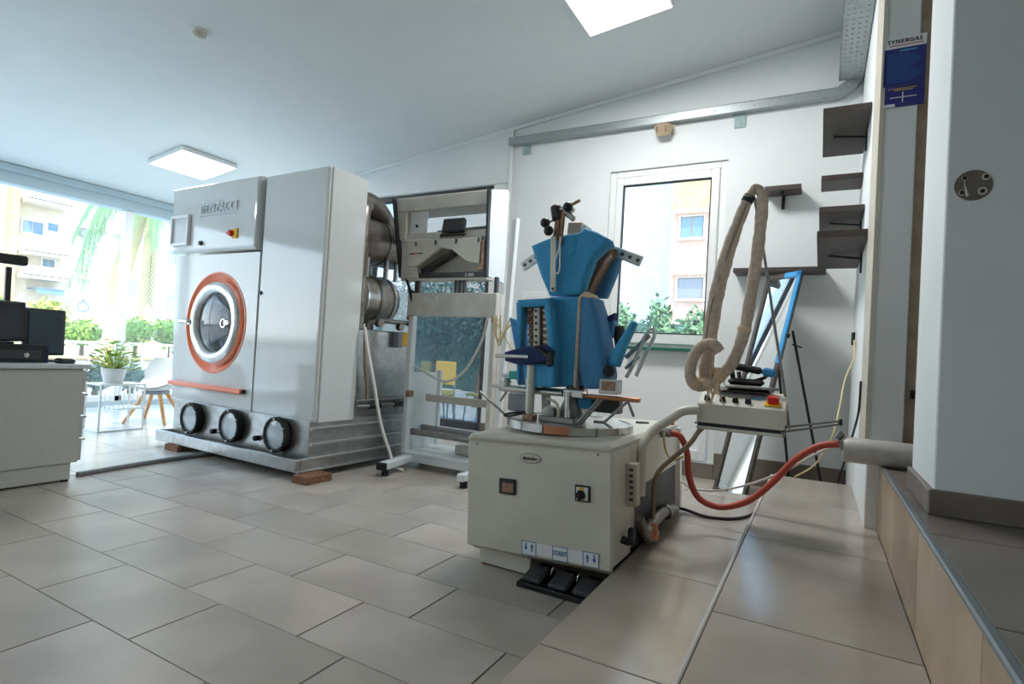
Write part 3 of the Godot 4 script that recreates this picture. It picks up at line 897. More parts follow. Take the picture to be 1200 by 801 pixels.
	part(dn, "handle", g().bx(-0.435, -0.30, -0.018, 0.018, 0.02, 0.06, 0.01).bx(-0.33, -0.285, -0.028, 0.012, 0.015, 0.045, 0.006), M.chrome, "chrome door handle")
	part(dn, "lock", g().bx(0.17, 0.23, -0.02, 0.02, 0.0, 0.035, 0.006), M.chrome)
	part(dn, "latch_ring", g().lathe([[0.028, 0], [0.036, 0.0], [0.036, 0.012], [0.028, 0.012], [0.028, 0]], 16, face_z(V(0.145, -0.005, 0.012))), M.chrome)
	# details of the front
	part(t, "grab_bar", g().bx(-1.815, -0.795, 0.505, 0.545, 0.0, 0.045, 0.008), M.orange, "orange grab bar")
	part(t, "bar_end", g().bx(-0.795, -0.78, 0.51, 0.54, 0.004, 0.04, 0.004), M.darkgrey)
	var dsp := node_part(t, "display", V(-1.755, 1.82, 0.035))
	part(dsp, "bezel", g().bx(-0.14, 0.13, -0.13, -0.105, 0, 0.03, 0.004).bx(-0.14, 0.13, 0.105, 0.13, 0, 0.03, 0.004).bx(-0.14, -0.115, -0.105, 0.105, 0, 0.03, 0.004).bx(0.105, 0.13, -0.105, 0.105, 0, 0.03, 0.004), M.white)
	part(dsp, "touch_screen", g().bx(-0.12, 0.11, -0.11, 0.11, 0.0, 0.012), mat("#cfd3d6", 0.12))
	part(t, "key_switch", g().lathe([[0, 0], [0.02, 0], [0.018, 0.02], [0, 0.022]], 12, face_z(V(-1.455, 1.70, 0.035))), M.black)
	var kn := node_part(t, "main_switch", V(-1.005, 1.755, 0.035))
	part(kn, "plate", g().bx(-0.02, 0.045, -0.04, 0.04, 0, 0.012, 0.004), M.yellow, "yellow switch plate")
	part(kn, "knob", g().lathe([[0, 0.0], [0.028, 0.0], [0.024, 0.035], [0, 0.037]], 16, face_z(V(-0.025, 0, 0))).bx(-0.05, 0.0, -0.008, 0.008, 0.034, 0.046, 0.003), M.red, "dark red turn knob")
	words(t, "RENZACCI", 0.078, 0.01, M.chrome, Transform3D(Basis(), V(-1.235, 1.98, 0.040)), "logo_lettering", 1.0)
	part(t, "logo_bar", g().bx(-1.47, -1.0, 2.038, 2.045, 0.035, 0.042).bx(-1.5, -1.0, 1.918, 1.925, 0.035, 0.042), M.chrome)
	part(t, "cabinet", g().bx(-0.705, 0.0, 0.375, 2.185, -0.033, 0.0, 0.014).bx(-0.70, -0.012, 0.38, 2.18, -0.36, -0.03), M.machine)
	part(t, "side_panel", g().bx(-0.02, 0.002, 0.372, 2.187, -0.37, -0.038, 0.004), M.machine_side)
	part(t, "key_lock", g().lathe([[0, 0], [0.015, 0], [0.014, 0.012], [0, 0.014]], 12, face_z(V(-0.68, 1.288, 0.0))), M.black)
	# machinery behind the cabinet
	part(t, "still", g().bx(-1.6, -0.03, 0.5, 1.06, -0.97, -0.39, 0.01), M.steel, "stainless still box")
	part(t, "support_frame", g().bx(-0.12, -0.03, 0.39, 0.5, -0.97, -0.39), M.steel_dull)
	part(t, "lever_rod", g().cyl(V(0.02, 0.47, -0.37), V(0.02, 0.47, -0.98), 0.016, 10).cyl(V(0.02, 0.515, -0.37), V(0.02, 0.515, -0.95), 0.01, 8), M.steel_dull)
	part(t, "lever_grip", g().cyl(V(0.02, 0.47, -0.5), V(0.02, 0.47, -0.62), 0.024, 10).cyl(V(0.02, 0.47, -0.78), V(0.02, 0.47, -0.92), 0.024, 10), M.black)
	part(t, "riser_pipe", g().tube(smooth([V(-0.07, 1.06, -0.41), V(-0.07, 1.9, -0.41), V(-0.09, 2.0, -0.44), V(-0.16, 2.04, -0.52), V(-0.3, 2.04, -0.55)], 4), 0.052, 16), M.duct)
	var ax := Transform3D(Basis(Vector3.RIGHT, PI / 2), V(-0.30, 1.32, 0))
	part(t, "condenser_drum", g().lathe([[0, -0.98], [0.12, -0.97], [0.18, -0.93], [0.2, -0.87], [0.2, -0.45], [0.19, -0.42], [0, -0.42]], 32, ax), M.duct, "round steel condenser drum")
	for z in [-0.55, -0.7, -0.86]:
		part(t, "drum_band", g().lathe([[0.198, z - 0.012], [0.207, z - 0.012], [0.207, z + 0.012], [0.198, z + 0.012]], 32, ax), M.duct_dark if z < -0.6 and z > -0.8 else M.chrome_brush)
	ax = Transform3D(Basis(Vector3.RIGHT, PI / 2), V(-0.30, 1.80, 0))
	part(t, "air_duct", g().lathe([[0, -1.0], [0.19, -1.0], [0.19, -0.8], [0.196, -0.8], [0.196, -0.77], [0.19, -0.77], [0.19, -0.42], [0, -0.42]], 28, ax), M.duct_dark, "dark round air duct")
	part(t, "duct_elbow", g().tube(smooth([V(-0.3, 2.04, -0.45), V(-0.3, 2.1, -0.6), V(-0.3, 2.08, -0.75), V(-0.3, 1.95, -0.9)], 5), 0.1, 16), M.duct_dark)
	part(t, "valve_pipe", g().tube([V(-0.1, 1.06, -0.55), V(-0.08, 1.12, -0.55), V(-0.04, 1.14, -0.7), V(-0.04, 1.14, -0.95)], 0.02, 8).tube([V(-0.06, 1.12, -0.62), V(-0.02, 1.12, -0.62)], 0.035, 10).tube([V(-0.05, 1.1, -0.85), V(-0.01, 1.1, -0.85)], 0.03, 10), M.duct_dark)
	for a in [[-0.2, -0.6, 0.025], [-0.16, -0.78, 0.02], [-0.18, -0.92, 0.018]]:
		part(t, "link_pipe", g().cyl(V(a[0], 1.49, a[1]), V(a[0], 1.65, a[1]), a[2], 8), M.steel)
	part(t, "hose_loop", g().tube(smooth([V(-0.02, 1.42, -0.92), V(0.03, 1.35, -0.98), V(0.02, 1.2, -0.98), V(-0.03, 1.12, -0.94)], 5), 0.02, 8), M.rubber)
	part(t, "terminal_box", g().bx(-0.03, 0.03, 0.93, 1.06, -0.83, -0.77, 0.005), M.window_grey)
	part(t, "warning_label", g().bx(-0.03, -0.022, 0.95, 1.06, -0.95, -0.85), M.yellow, "yellow warning label")
	part(t, "label_bracket", g().bx(-0.03, -0.026, 0.94, 1.065, -0.955, -0.845), M.steel_dull)
	part(t, "grey_cable", g().tube(smooth([V(0.01, 1.05, -0.42), V(0.02, 0.8, -0.43), V(0.02, 0.6, -0.47), V(0.02, 0.5, -0.47)], 5), 0.012, 6), M.cable_brown)
	# timber blocks under the tray
	one("timber_block", "small timber block under the right corner of the drip tray", "timber block", g().bx(-3.04, -2.90, 0.0, 0.05, -2.82, -2.60, 0.004), M.timber, "timber blocks under the machine")
	one("timber_block", "taller dark timber block at the window end of the drip tray", "timber block", g().bx(-4.62, -4.44, 0.0, 0.05, -2.86, -2.66, 0.004), M.timber, "timber blocks under the machine")
	var ca := smooth([V(-3.0, 1.07, -3.15), V(-2.975, 0.964, -3.15), V(-2.885, 0.651, -3.16), V(-2.835, 0.37, -3.2), V(-2.79, 0.183, -3.25), V(-2.76, 0.05, -3.3), V(-2.72, 0.013, -3.35)], 6)
	one("power_cable", "beige power cable hanging down beside the cleaning machine", "cable", g().tube(ca, 0.012, 8), M.cable_white)

# ---------------------------------------------------------------- press with a hood
func build_press() -> void:
	var o := V(-2.45, 0, -3.5)
	var t := thing("finishing_press", "white and grey hooded garment press on a tall open frame", "press machine", o)
	# frame
	part(t, "foot_bar", g().box(V(-0.335, 0.075, 0.02), V(0.075, 0.05, 0.72), 0.006, Basis(Vector3.UP, 0.16)), M.press_white)
	part(t, "foot_bar", g().box(V(0.345, 0.075, 0.0), V(0.06, 0.05, 0.6), 0.006), M.press_white)
	part(t, "foot_cap", g().box(V(-0.275, 0.075, 0.385), V(0.078, 0.053, 0.03), 0.006, Basis(Vector3.UP, 0.16)), M.black)
	for a in [[-0.285, 0.33], [-0.36, -0.2], [0.345, 0.25], [0.345, -0.25]]:
		part(t, "rubber_foot", g().lathe([[0, 0], [0.028, 0], [0.024, 0.05], [0, 0.05]], 12, Transform3D(Basis(), V(a[0], 0, a[1]))), M.rubber)
	part(t, "upright", g().bx(-0.43, -0.385, 0.08, 1.37, -0.06, 0.0, 0.006).bx(-0.43, -0.415, 0.08, 0.74, -0.42, -0.06).bx(-0.43, -0.385, 0.08, 0.76, -0.45, -0.42, 0.004), M.press_white)
	part(t, "upright", g().bx(0.335, 0.375, 0.08, 1.37, -0.06, 0.0, 0.006).bx(0.36, 0.375, 0.08, 1.37, -0.25, -0.06), M.press)
	part(t, "cross_beam", g().bx(-0.44, 0.378, 1.19, 1.37, -0.03, 0.012, 0.005), M.press, "broad grey cross beam")
	for a in [[-0.155, 1.335], [-0.155, 1.305], [-0.255, 1.335], [-0.255, 1.305]]:
		part(t, "screw", g().lathe([[0, 0], [0.007, 0], [0.006, 0.006], [0, 0.007]], 8, face_z(V(a[0], a[1], 0.012))), M.white)
	for xx in [-0.41, 0.37]:
		part(t, "stop_block", g().bx(xx - 0.016, xx + 0.016, 1.155, 1.187, -0.02, 0.03, 0.003), M.brownmetal)
	part(t, "stop_block", g().bx(-0.40, -0.37, 0.55, 0.60, -0.05, 0.02, 0.003), M.brownmetal)
	part(t, "flat_rail", g().bx(-0.385, 0.37, 0.505, 0.565, -0.25, -0.22, 0.004), M.press, "flat rail across the frame")
	part(t, "round_rail", g().cyl(V(-0.41, 0.265, -0.1), V(0.365, 0.265, -0.1), 0.026, 12), M.steel_dull)
	part(t, "round_rail", g().cyl(V(-0.41, 0.285, -0.24), V(0.365, 0.285, -0.24), 0.026, 12), M.steel_dull)
	part(t, "bottom_shelf", g().bx(-0.42, 0.37, 0.10, 0.125, -0.45, 0.01, 0.004).bx(-0.42, 0.37, 0.05, 0.10, -0.01, 0.01, 0.003), M.press_white)
	part(t, "drive_box", g().bx(-0.02, 0.28, 0.126, 0.20, -0.4, -0.15, 0.01), M.cream)
	# struts up to the hood
	for a in [[-0.40, -0.36], [-0.02, 0.0], [0.02, 0.04], [0.06, 0.075], [0.335, 0.36]]:
		part(t, "strut", g().bx(a[0], a[1], 1.36, 1.49, -0.05, -0.015, 0.003), M.press_dark)
	part(t, "air_hose", g().tube(smooth([V(-0.48, 1.50, 0.0), V(-0.42, 1.40, 0.02), V(-0.40, 1.30, 0.0)], 5), 0.012, 8), M.black)
	# hood: cheeks, top, back rail
	part(t, "hood_top", g().bx(-0.635, 0.255, 2.03, 2.14, -0.25, 0.0, 0.006), M.press)
	part(t, "hood_cheek", g().bx(-0.625, -0.505, 1.80, 2.03, -0.25, 0.0, 0.006), M.press)
	var ck := g()
	ck.x = Transform3D(Basis(Vector3.UP, PI / 2), Vector3.ZERO)
	ck.prism(Geo.pts([0.0, 2.137, 0.24, 2.20, 0.26, 2.18, 0.26, 1.47, 0.0, 1.495]), 0.262, 0.282, 0.004, 1)
	part(t, "hood_cheek", ck, M.press_white)
	part(t, "seal_strip", g().bar(V(-0.640, 2.145, 0.005), V(-0.520, 1.49, 0.005), 0.022, 0.05, 0.004), M.black)
	part(t, "seal_strip", g().bar(V(0.262, 2.14, 0.01), V(0.282, 1.49, 0.01), 0.018, 0.04, 0.004), M.black)
	part(t, "inner_plate", g().bx(-0.505, -0.34, 1.81, 2.03, -0.06, -0.04), M.white, "white inner plate")
	part(t, "hood_sill", g().bx(-0.505, 0.262, 1.79, 1.85, -0.25, -0.01, 0.005), M.press)
	part(t, "hanger_rail", g().cyl(V(-0.34, 1.895, -0.2), V(0.255, 1.91, -0.2), 0.014, 10), M.steel_dull)
	part(t, "hood_screw", g().lathe([[0, 0], [0.014, 0], [0.012, 0.008], [0, 0.009]], 8, face_z(V(-0.43, 1.915, -0.04))), M.darkgrey)
	# spotlight box
	var sb := node_part(t, "work_light", V(0.0, 1.86, 0.02))
	part(sb, "light_housing", g().box(V(-0.025, 0.02, 0.0), V(0.20, 0.11, 0.05), 0.012, Basis(Vector3.RIGHT, -0.15)), M.plastic_black, "black work light housing")
	part(sb, "stand", g().bx(-0.12, 0.07, -0.055, -0.045, -0.01, 0.02, 0.003).cyl(V(-0.125, -0.045, 0), V(-0.125, -0.06, 0.02), 0.016, 8).cyl(V(0.075, -0.045, 0), V(0.075, -0.06, 0.02), 0.012, 8), M.press_dark)
	# apron with the peaked opening
	var ap := PackedVector2Array([Vector2(-0.47, 1.79), Vector2(0.225, 1.782), Vector2(0.22, 1.585), Vector2(0.12, 1.60), Vector2(-0.035, 1.70), Vector2(-0.13, 1.715), Vector2(-0.36, 1.575), Vector2(-0.44, 1.575)])
	part(t, "apron", g().prism(ap, 0.0, 0.03, 0.006, 2), M.cream, "cream apron with a peaked opening")
	part(t, "apron_side", g().prism(Geo.pts([-0.52, 1.79, -0.47, 1.79, -0.44, 1.575, -0.355, 1.575, -0.34, 1.485, -0.515, 1.485]), -0.03, 0.024, 0.005, 1), M.press)
	part(t, "tilted_board", g().prism(Geo.pts([-0.49, 1.525, 0.255, 1.525, 0.255, 1.62, 0.12, 1.75, -0.25, 1.75, -0.49, 1.62]), -0.14, -0.10, 0.004, 1), M.cream2, "tilted inner board")
	part(t, "board_edge", g().bar(V(-0.36, 1.545, -0.06), V(-0.06, 1.695, -0.06), 0.04, 0.06, 0.004), M.press_dark)
	part(t, "end_bracket", g().bar(V(0.245, 1.76, 0.0), V(0.25, 1.56, 0.0), 0.03, 0.05, 0.004).bx(0.2, 0.26, 1.54, 1.565, -0.06, 0.02, 0.003), M.brownmetal)
	part(t, "name_band", g().bx(-0.365, 0.272, 1.483, 1.527, -0.02, 0.012, 0.003), M.plastic_black, "black band with lettering")
	words(t, "S 500", 0.024, 0.004, M.print_white, Transform3D(Basis(), V(0.135, 1.505, 0.014)))
	part(t, "lower_edge", g().bx(-0.52, 0.285, 1.468, 1.484, -0.1, 0.015, 0.003), M.press)
	for a in [[-0.37, 1.76], [-0.18, 1.765], [0.01, 1.765], [0.21, 1.765]]:
		part(t, "hook", g().bx(a[0] - 0.005, a[0] + 0.005, a[1] - 0.025, a[1] + 0.01, 0.03, 0.042, 0.002), M.darkgrey)
	part(t, "pull_cord", g().tube(smooth([V(-0.03, 1.70, 0.02), V(-0.045, 1.66, 0.025), V(-0.03, 1.635, 0.025), V(-0.018, 1.66, 0.025), V(-0.028, 1.70, 0.02)], 5), 0.004, 5), M.black)
	part(t, "logo_strip", g().bx(-0.43, -0.385, 1.673, 1.682, 0.03, 0.033).bx(-0.355, -0.305, 1.673, 1.682, 0.03, 0.033), M.print_black)
	part(t, "logo_mark", g().bx(-0.38, -0.362, 1.668, 1.688, 0.03, 0.033), M.orange)
	# cable in the frame
	one("white_cable", "white cable sagging inside the press frame", "cable", g().tube(smooth([V(-2.155, 1.18, -3.52), V(-2.202, 1.014, -3.53), V(-2.325, 0.815, -3.55), V(-2.457, 0.709, -3.55), V(-2.577, 0.70, -3.55), V(-2.70, 0.74, -3.55), V(-2.83, 0.79, -3.55)], 6), 0.010, 8), M.cable_white)
	# white board leaning beside the press
	one("white_plank", "narrow white plank standing upright between press and clothes form", "plank", g().bar(V(-1.962, 0.0, -3.40), V(-1.906, 1.884, -3.42), 0.036, 0.05, 0.003), M.white)
	# yellow strapping hung on the press
	var yw := g()
	for a in [[0.0, 0.0], [0.03, 0.02], [-0.02, 0.03]]:
		yw.tube(smooth([V(-2.02 + a[0], 1.20, -3.42), V(-2.0 + a[0], 1.05 + a[1], -3.40), V(-1.97, 0.99 + a[1], -3.40), V(-1.93, 1.08, -3.38), V(-1.86 + a[0], 1.15 + a[1], -3.37)], 5), 0.006, 5)
	yw.tube(smooth([V(-2.0, 1.14, -3.40), V(-1.93, 1.06, -3.38), V(-1.86, 0.98, -3.37), V(-1.80, 0.95, -3.37)], 5), 0.006, 5)
	one("yellow_strap", "bundle of thin yellow straps hanging beside the press", "straps", yw, M.cable_yellow)

# ---------------------------------------------------------------- clothes form finisher
func build_finisher() -> void:
	var t := thing("form_finisher", "cream steam cabinet carrying a blue padded clothes form", "form finisher", V(-1.342, 0, -2.13), -0.5)
	# cabinet, standing a little askew
	var c := part(t, "cabinet", g().bx(0.003, 0.669, 0.03, 0.487, -1.12, -0.005, 0.006), M.cream)
	c.position = V(0, 0.078, 0)
	c.rotation_degrees.z = 3.0
	part(c, "front_panel", g().bx(0.0, 0.672, 0.004, 0.462, -0.02, 0.006, 0.006), M.cream)
	part(c, "bottom_lip", g().box(V(0.336, -0.002, -0.028), V(0.66, 0.075, 0.008), 0.002, Basis(Vector3.RIGHT, 1.0)), M.cream2)
	part(c, "top_cover", g().prism(Geo.pts([0.0, 0.468, 0.672, 0.468, 0.672, 0.482, 0.655, 0.497, 0.017, 0.497, 0.0, 0.482]), -1.125, 0.008, 0.012, 4), M.cream)
	part(c, "badge", g().lathe([[0, 0], [0.052, 0], [0.05, 0.004], [0, 0.005]], 32, Transform3D(Basis(V(1, 0, 0), V(0, 0, 1), V(0, 0.42, 0)), V(0.316, 0.412, 0.006))), M.steel_dull, "oval metal badge")
	part(c, "badge_face", g().lathe([[0, 0.004], [0.047, 0.004], [0.046, 0.006], [0, 0.006]], 32, Transform3D(Basis(V(1, 0, 0), V(0, 0, 1), V(0, 0.40, 0)), V(0.316, 0.412, 0.006))), M.cream2)
	words(c, "Electrolux", 0.0125, 0.003, M.darkgrey, Transform3D(Basis(), V(0.316, 0.412, 0.013)), "badge_lettering", 0.85)
	for a in [[0.05, 0.452], [0.615, 0.452]]:
		part(c, "screw", g().lathe([[0, 0], [0.006, 0], [0.005, 0.004], [0, 0.005]], 8, face_z(V(a[0], a[1], 0.006))), M.steel_dull)
	part(c, "hour_meter", g().bx(0.168, 0.249, 0.250, 0.316, 0.0, 0.016, 0.004), M.plastic_black, "black hour meter")
	part(c, "meter_window", g().bx(0.186, 0.240, 0.262, 0.300, 0.012, 0.018).bx(0.195, 0.235, 0.287, 0.292, 0.018, 0.0195), M.brownmetal)
	part(c, "switch_plate", g().bx(0.519, 0.585, 0.261, 0.327, 0.004, 0.012, 0.003), M.black)
	part(c, "switch_face", g().bx(0.527, 0.577, 0.268, 0.320, 0.012, 0.016, 0.002), M.print_white)
	part(c, "switch_mark", g().bx(0.540, 0.556, 0.306, 0.320, 0.016, 0.018), M.yellow)
	part(c, "switch_knob", g().lathe([[0, 0.0], [0.02, 0.0], [0.016, 0.018], [0, 0.02]], 16, face_z(V(0.547, 0.289, 0.014))).bx(0.543, 0.551, 0.27, 0.312, 0.03, 0.042, 0.002), M.black)
	# pictogram stickers
	part(c, "sticker_strip", g().bx(0.345, 0.555, 0.018, 0.066, 0.006, 0.0075), M.print_white, "pale blank sticker strip")
	for xx in [0.314, 0.455, 0.588]:
		var s := part(c, "sticker", g().bx(xx - 0.034, xx + 0.034, 0.012, 0.070, 0.006, 0.0085), M.print_white)
		part(s, "sticker_border", g().bx(xx + 0.031, xx + 0.034, 0.012, 0.07, 0.0085, 0.009).bx(xx - 0.034, xx - 0.031, 0.012, 0.07, 0.0085, 0.009).bx(xx - 0.034, xx + 0.034, 0.067, 0.07, 0.0085, 0.009).bx(xx - 0.034, xx + 0.034, 0.012, 0.014, 0.0085, 0.009), M.print_blue)
	words(c, "START", 0.019, 0.001, M.print_blue, Transform3D(Basis(), V(0.455, 0.042, 0.0095)), "lettering", 0.8)
	for a in [[0.300, -1.0], [0.328, 1.0], [0.574, 1.0], [0.602, -1.0]]:
		part(c, "arrow", g().prism(Geo.pts([a[0] - 0.003, 0.045 - 0.016 * a[1], a[0] + 0.003, 0.045 - 0.016 * a[1], a[0] + 0.003, 0.045, a[0] + 0.008, 0.045, a[0], 0.045 + 0.016 * a[1], a[0] - 0.008, 0.045, a[0] - 0.003, 0.045]), 0.0085, 0.0095), M.print_blue)
	# open right side with pipework
	part(c, "recess_shade", g().bx(0.655, 0.671, 0.03, 0.27, -1.05, -0.30), M.darkgrey)  # dark sheet paints the shade inside the open cavity
	part(c, "side_panel", g().bx(0.668, 0.676, 0.27, 0.466, -1.08, -0.22, 0.003).bx(0.668, 0.676, 0.02, 0.466, -0.22, 0.0, 0.003), M.cream)
	part(c, "rear_edge", g().bx(0.662, 0.69, 0.02, 0.466, -1.12, -1.085, 0.003), M.white)
	part(c, "pipe", g().tube(smooth([V(0.70, 0.06, -0.9), V(0.705, 0.10, -0.6), V(0.70, 0.07, -0.35)], 5), 0.026, 10), M.duct)
	part(c, "pipe", g().tube(smooth([V(0.70, 0.03, -0.5), V(0.71, 0.05, -0.35), V(0.70, 0.16, -0.27)], 5), 0.02, 10), M.duct_dark)
	part(c, "valve_body", g().lathe([[0, 0], [0.035, 0], [0.04, 0.03], [0.03, 0.07], [0, 0.075]], 14, Transform3D(Basis(), V(0.705, 0.03, -0.42))), M.copper)
	part(c, "pipe_flange", g().lathe([[0.02, 0], [0.036, 0], [0.036, 0.02], [0.02, 0.02]], 16, Transform3D(Basis(Vector3.RIGHT, PI / 2), V(0.705, 0.09, -0.7))), M.chrome)
	part(c, "drain_elbow", g().tube(smooth([V(0.69, 0.12, -0.06), V(0.72, 0.11, -0.08), V(0.70, 0.13, -0.16)], 4), 0.016, 8), M.rubber)
	var ch := part(c, "slotted_channel", g().bx(0.676, 0.72, 0.225, 0.40, -0.215, -0.16, 0.003), M.cream2)
	for k in 6:
		part(ch, "slot", g().bx(0.690, 0.706, 0.25 + 0.024 * k, 0.262 + 0.024 * k, -0.161, -0.158), M.darkgrey)
	# plinth and pedals
	part(t, "plinth", g().bx(0.045, 0.30, 0.006, 0.075, -0.9, -0.035, 0.003), M.cream)
	part(t, "plinth", g().bx(0.45, 0.62, 0.0, 0.085, -1.05, -0.3, 0.003), M.darkgrey)
	part(t, "levelling_foot", g().lathe([[0, 0], [0.012, 0], [0.012, 0.01], [0, 0.01]], 10, Transform3D(Basis(), V(0.065, 0.0, -0.045))), M.copper)
	part(t, "pedal_base", g().bx(0.30, 0.60, 0.0, 0.022, -0.10, 0.085, 0.004), M.black)
	for xx in [0.36, 0.475, 0.58]:
		var pd := part(t, "pedal", g().box(V(xx, 0.045, 0.025), V(0.082, 0.022, 0.11), 0.008, Basis(Vector3.RIGHT, 0.22)), M.darkgrey, "dark rubber foot pedal")
		part(pd, "pedal_arm", g().bx(xx - 0.03, xx + 0.03, 0.022, 0.05, -0.09, -0.04, 0.004), M.black)
		part(pd, "pedal_spring", g().tube(smooth([V(xx + 0.045, 0.04, -0.02), V(xx + 0.05, 0.065, -0.03), V(xx + 0.055, 0.04, -0.04)], 4), 0.005, 6), M.chrome)
	# ---- turntable
	var o := V(-1.05, 0, -2.52)
	var tt := node_part(t, "turntable", V(0.292, 0.0, -0.39))
	part(tt, "spindle", g().lathe([[0, 0.56], [0.12, 0.56], [0.12, 0.605], [0, 0.605]], 24), M.darkgrey)
	part(tt, "plate", g().lathe([[0, 0.603], [0.292, 0.603], [0.292, 0.632], [0, 0.632]], 48), M.chrome_brush, "polished steel turntable plate")
	for k in 16:
		var a0 := TAU * k / 16.0 + 0.01
		var ge := g().lathe([[0.288, 0.602], [0.302, 0.602], [0.302, 0.637], [0.288, 0.637], [0.288, 0.602]], 4, Transform3D(Basis(Vector3.UP, a0), Vector3.ZERO), TAU / 16.0 - 0.02)
		part(tt, "rim_segment", ge, M.copper if k % 8 == 5 else M.chrome_brush)
	# ---- the form itself: local axes centred on the turntable
	var f := node_part(t, "clothes_form", V(0.292, 0.0, -0.37))
	var dx := 1.05
	var cushion := func(called: String, a: Array, z0: float, z1: float, m: Material, bev := 0.022) -> MeshInstance3D:
		var q := PackedVector2Array()
		for k in a.size() / 2:
			q.append(Vector2(a[2 * k] + dx, a[2 * k + 1]))
		return part(f, called, g().prism(q, z0, z1, bev, 4, true), m)
	cushion.call("chest_front", [-1.266, 1.472, -1.20, 1.496, -1.147, 1.512, -1.085, 1.518, -1.018, 1.524, -0.985, 1.544, -0.93, 1.522, -0.863, 1.484, -0.858, 1.466, -0.934, 1.398, -0.970, 1.293, -0.980, 1.232, -1.066, 1.228, -1.153, 1.228, -1.205, 1.325, -1.24, 1.41], 0.0, 0.08, M.blue)
	cushion.call("chest_back", [-1.09, 1.43, -1.0, 1.53, -0.86, 1.475, -0.895, 1.341, -0.935, 1.236, -1.08, 1.236], -0.17, -0.10, M.blue2)
	cushion.call("collar_pad", [-1.105, 1.505, -1.02, 1.505, -1.022, 1.43, -1.055, 1.40, -1.10, 1.41], 0.06, 0.085, M.blue, 0.01)
	part(f, "inner_spine", g().bx(-0.03 , 0.06, 0.64, 1.45, -0.10, -0.03, 0.01), M.brownmetal)
	part(f, "dark_gap_fill", g().prism(Geo.pts([0.06, 1.24, 0.14, 1.40, 0.18, 1.46, 0.10, 1.44, 0.03, 1.30]), -0.10, -0.01, 0.004, 1), M.brownmetal)  # brown fill paints the dark gap between chest front and back
	part(f, "zip", g().bar(V(0.052, 1.34, -0.0), V(0.11, 1.395, -0.02), 0.012, 0.01), M.white)
	cushion.call("skirt_front", [-1.153, 1.223, -0.979, 1.228, -0.985, 1.016, -0.985, 0.805, -1.171, 0.785, -1.205, 0.838], -0.02, 0.07, M.blue)
	cushion.call("skirt_side", [-1.012, 1.212, -0.984, 1.228, -0.932, 1.22, -0.897, 1.132, -0.862, 0.98, -0.841, 0.864, -0.846, 0.805, -0.949, 0.795, -0.985, 0.895], -0.10, 0.085, M.blue2, 0.03)
	part(f, "skirt_seam", g().bx(0.055, 0.07, 0.80, 1.22, 0.06, 0.09, 0.004), M.wrap, "brown seam strip")
	part(f, "waist_tuck", g().prism(Geo.pts([0.04, 1.215, 0.075, 1.25, 0.115, 1.235, 0.12, 1.20, 0.05, 1.19]), -0.02, 0.07, 0.01, 2), M.wrap_light)
	# slotted expander under its blue cover
	cushion.call("expander_cover", [-1.301, 1.188, -1.265, 1.20, -1.262, 0.79, -1.27, 0.8, -1.285, 1.005], 0.02, 0.13, M.blue, 0.012)
	cushion.call("expander_cover", [-1.30, 1.20, -1.119, 1.21, -1.119, 1.172, -1.27, 1.165], 0.02, 0.13, M.blue, 0.012)
	cushion.call("expander_cover", [-1.15, 1.18, -1.115, 1.195, -1.085, 1.012, -1.07, 0.80, -1.11, 0.79, -1.12, 1.0], 0.02, 0.13, M.blue, 0.012)
	cushion.call("expander_cover", [-1.25, 0.90, -1.10, 0.90, -1.075, 0.80, -1.228, 0.782], 0.03, 0.125, M.blue, 0.012)
	part(f, "expander_plate", g().prism(Geo.pts([-0.212, 1.172, -0.10, 1.173, -0.068, 0.886, -0.176, 0.89]), 0.06, 0.075), M.brownmetal)
	var rk := part(f, "slot_rack", g().bar(V(-0.152, 1.165, 0.09), V(-0.135, 0.89, 0.09), 0.032, 0.02, 0.003), M.cream)
	for k in 9:
		var q := V(-0.152, 1.15, 0.1005).lerp(V(-0.136, 0.91, 0.1005), k / 8.0)
		part(rk, "rack_hole", g().lathe([[0, 0], [0.007, 0], [0.007, 0.002], [0, 0.002]], 8, face_z(q)), M.black)
	for k in 9:
		part(f, "spring_leaf", g().bx(-0.118 + 0.0022 * k, -0.072 + 0.003 * k, 1.148 - 0.030 * k, 1.162 - 0.030 * k, 0.08, 0.10, 0.003), M.cream2)
		if k < 8:
			part(f, "spring_leaf", g().bx(-0.205 + 0.003 * k, -0.178 + 0.0026 * k, 1.148 - 0.030 * k, 1.162 - 0.030 * k, 0.08, 0.095, 0.003), M.brownmetal)
	# belt and clamps in front
	cushion.call("belt", [-1.33, 0.945, -1.231, 0.975, -1.116, 0.988, -1.068, 0.964, -1.085, 0.912, -1.249, 0.888, -1.325, 0.902], 0.13, 0.165, M.navy, 0.012)
	part(f, "belt_handle", g().box(V(-0.065, 0.955, 0.175), V(0.10, 0.02, 0.02), 0.006, Basis(Vector3.BACK, -0.5)).box(V(-0.03, 0.925, 0.17), V(0.03, 0.07, 0.03), 0.008), M.black)
	part(f, "belt_pin", g().cyl(V(-0.32, 0.925, 0.17), V(-0.14, 0.93, 0.172), 0.009, 8), M.chrome)
	cushion.call("sleeve_pad", [-1.390, 1.122, -1.335, 1.105, -1.267, 0.954, -1.252, 0.869, -1.320, 0.874, -1.358, 1.001], -0.02, 0.035, M.blue2, 0.016)
	cushion.call("sleeve_pad", [-0.750, 1.119, -0.726, 1.108, -0.774, 0.986, -0.798, 0.906, -0.856, 0.911, -0.842, 0.963], 0.0, 0.055, M.blue, 0.016)
	cushion.call("sleeve_pad", [-0.915, 1.132, -0.869, 1.153, -0.874, 1.06, -0.90, 1.02], -0.12, -0.06, M.blue2, 0.01)
	part(f, "pad_cap", g().prism(Geo.pts([0.145, 1.14, 0.185, 1.16, 0.18, 1.125, 0.15, 1.115]), -0.125, -0.05, 0.006, 1), M.navy)
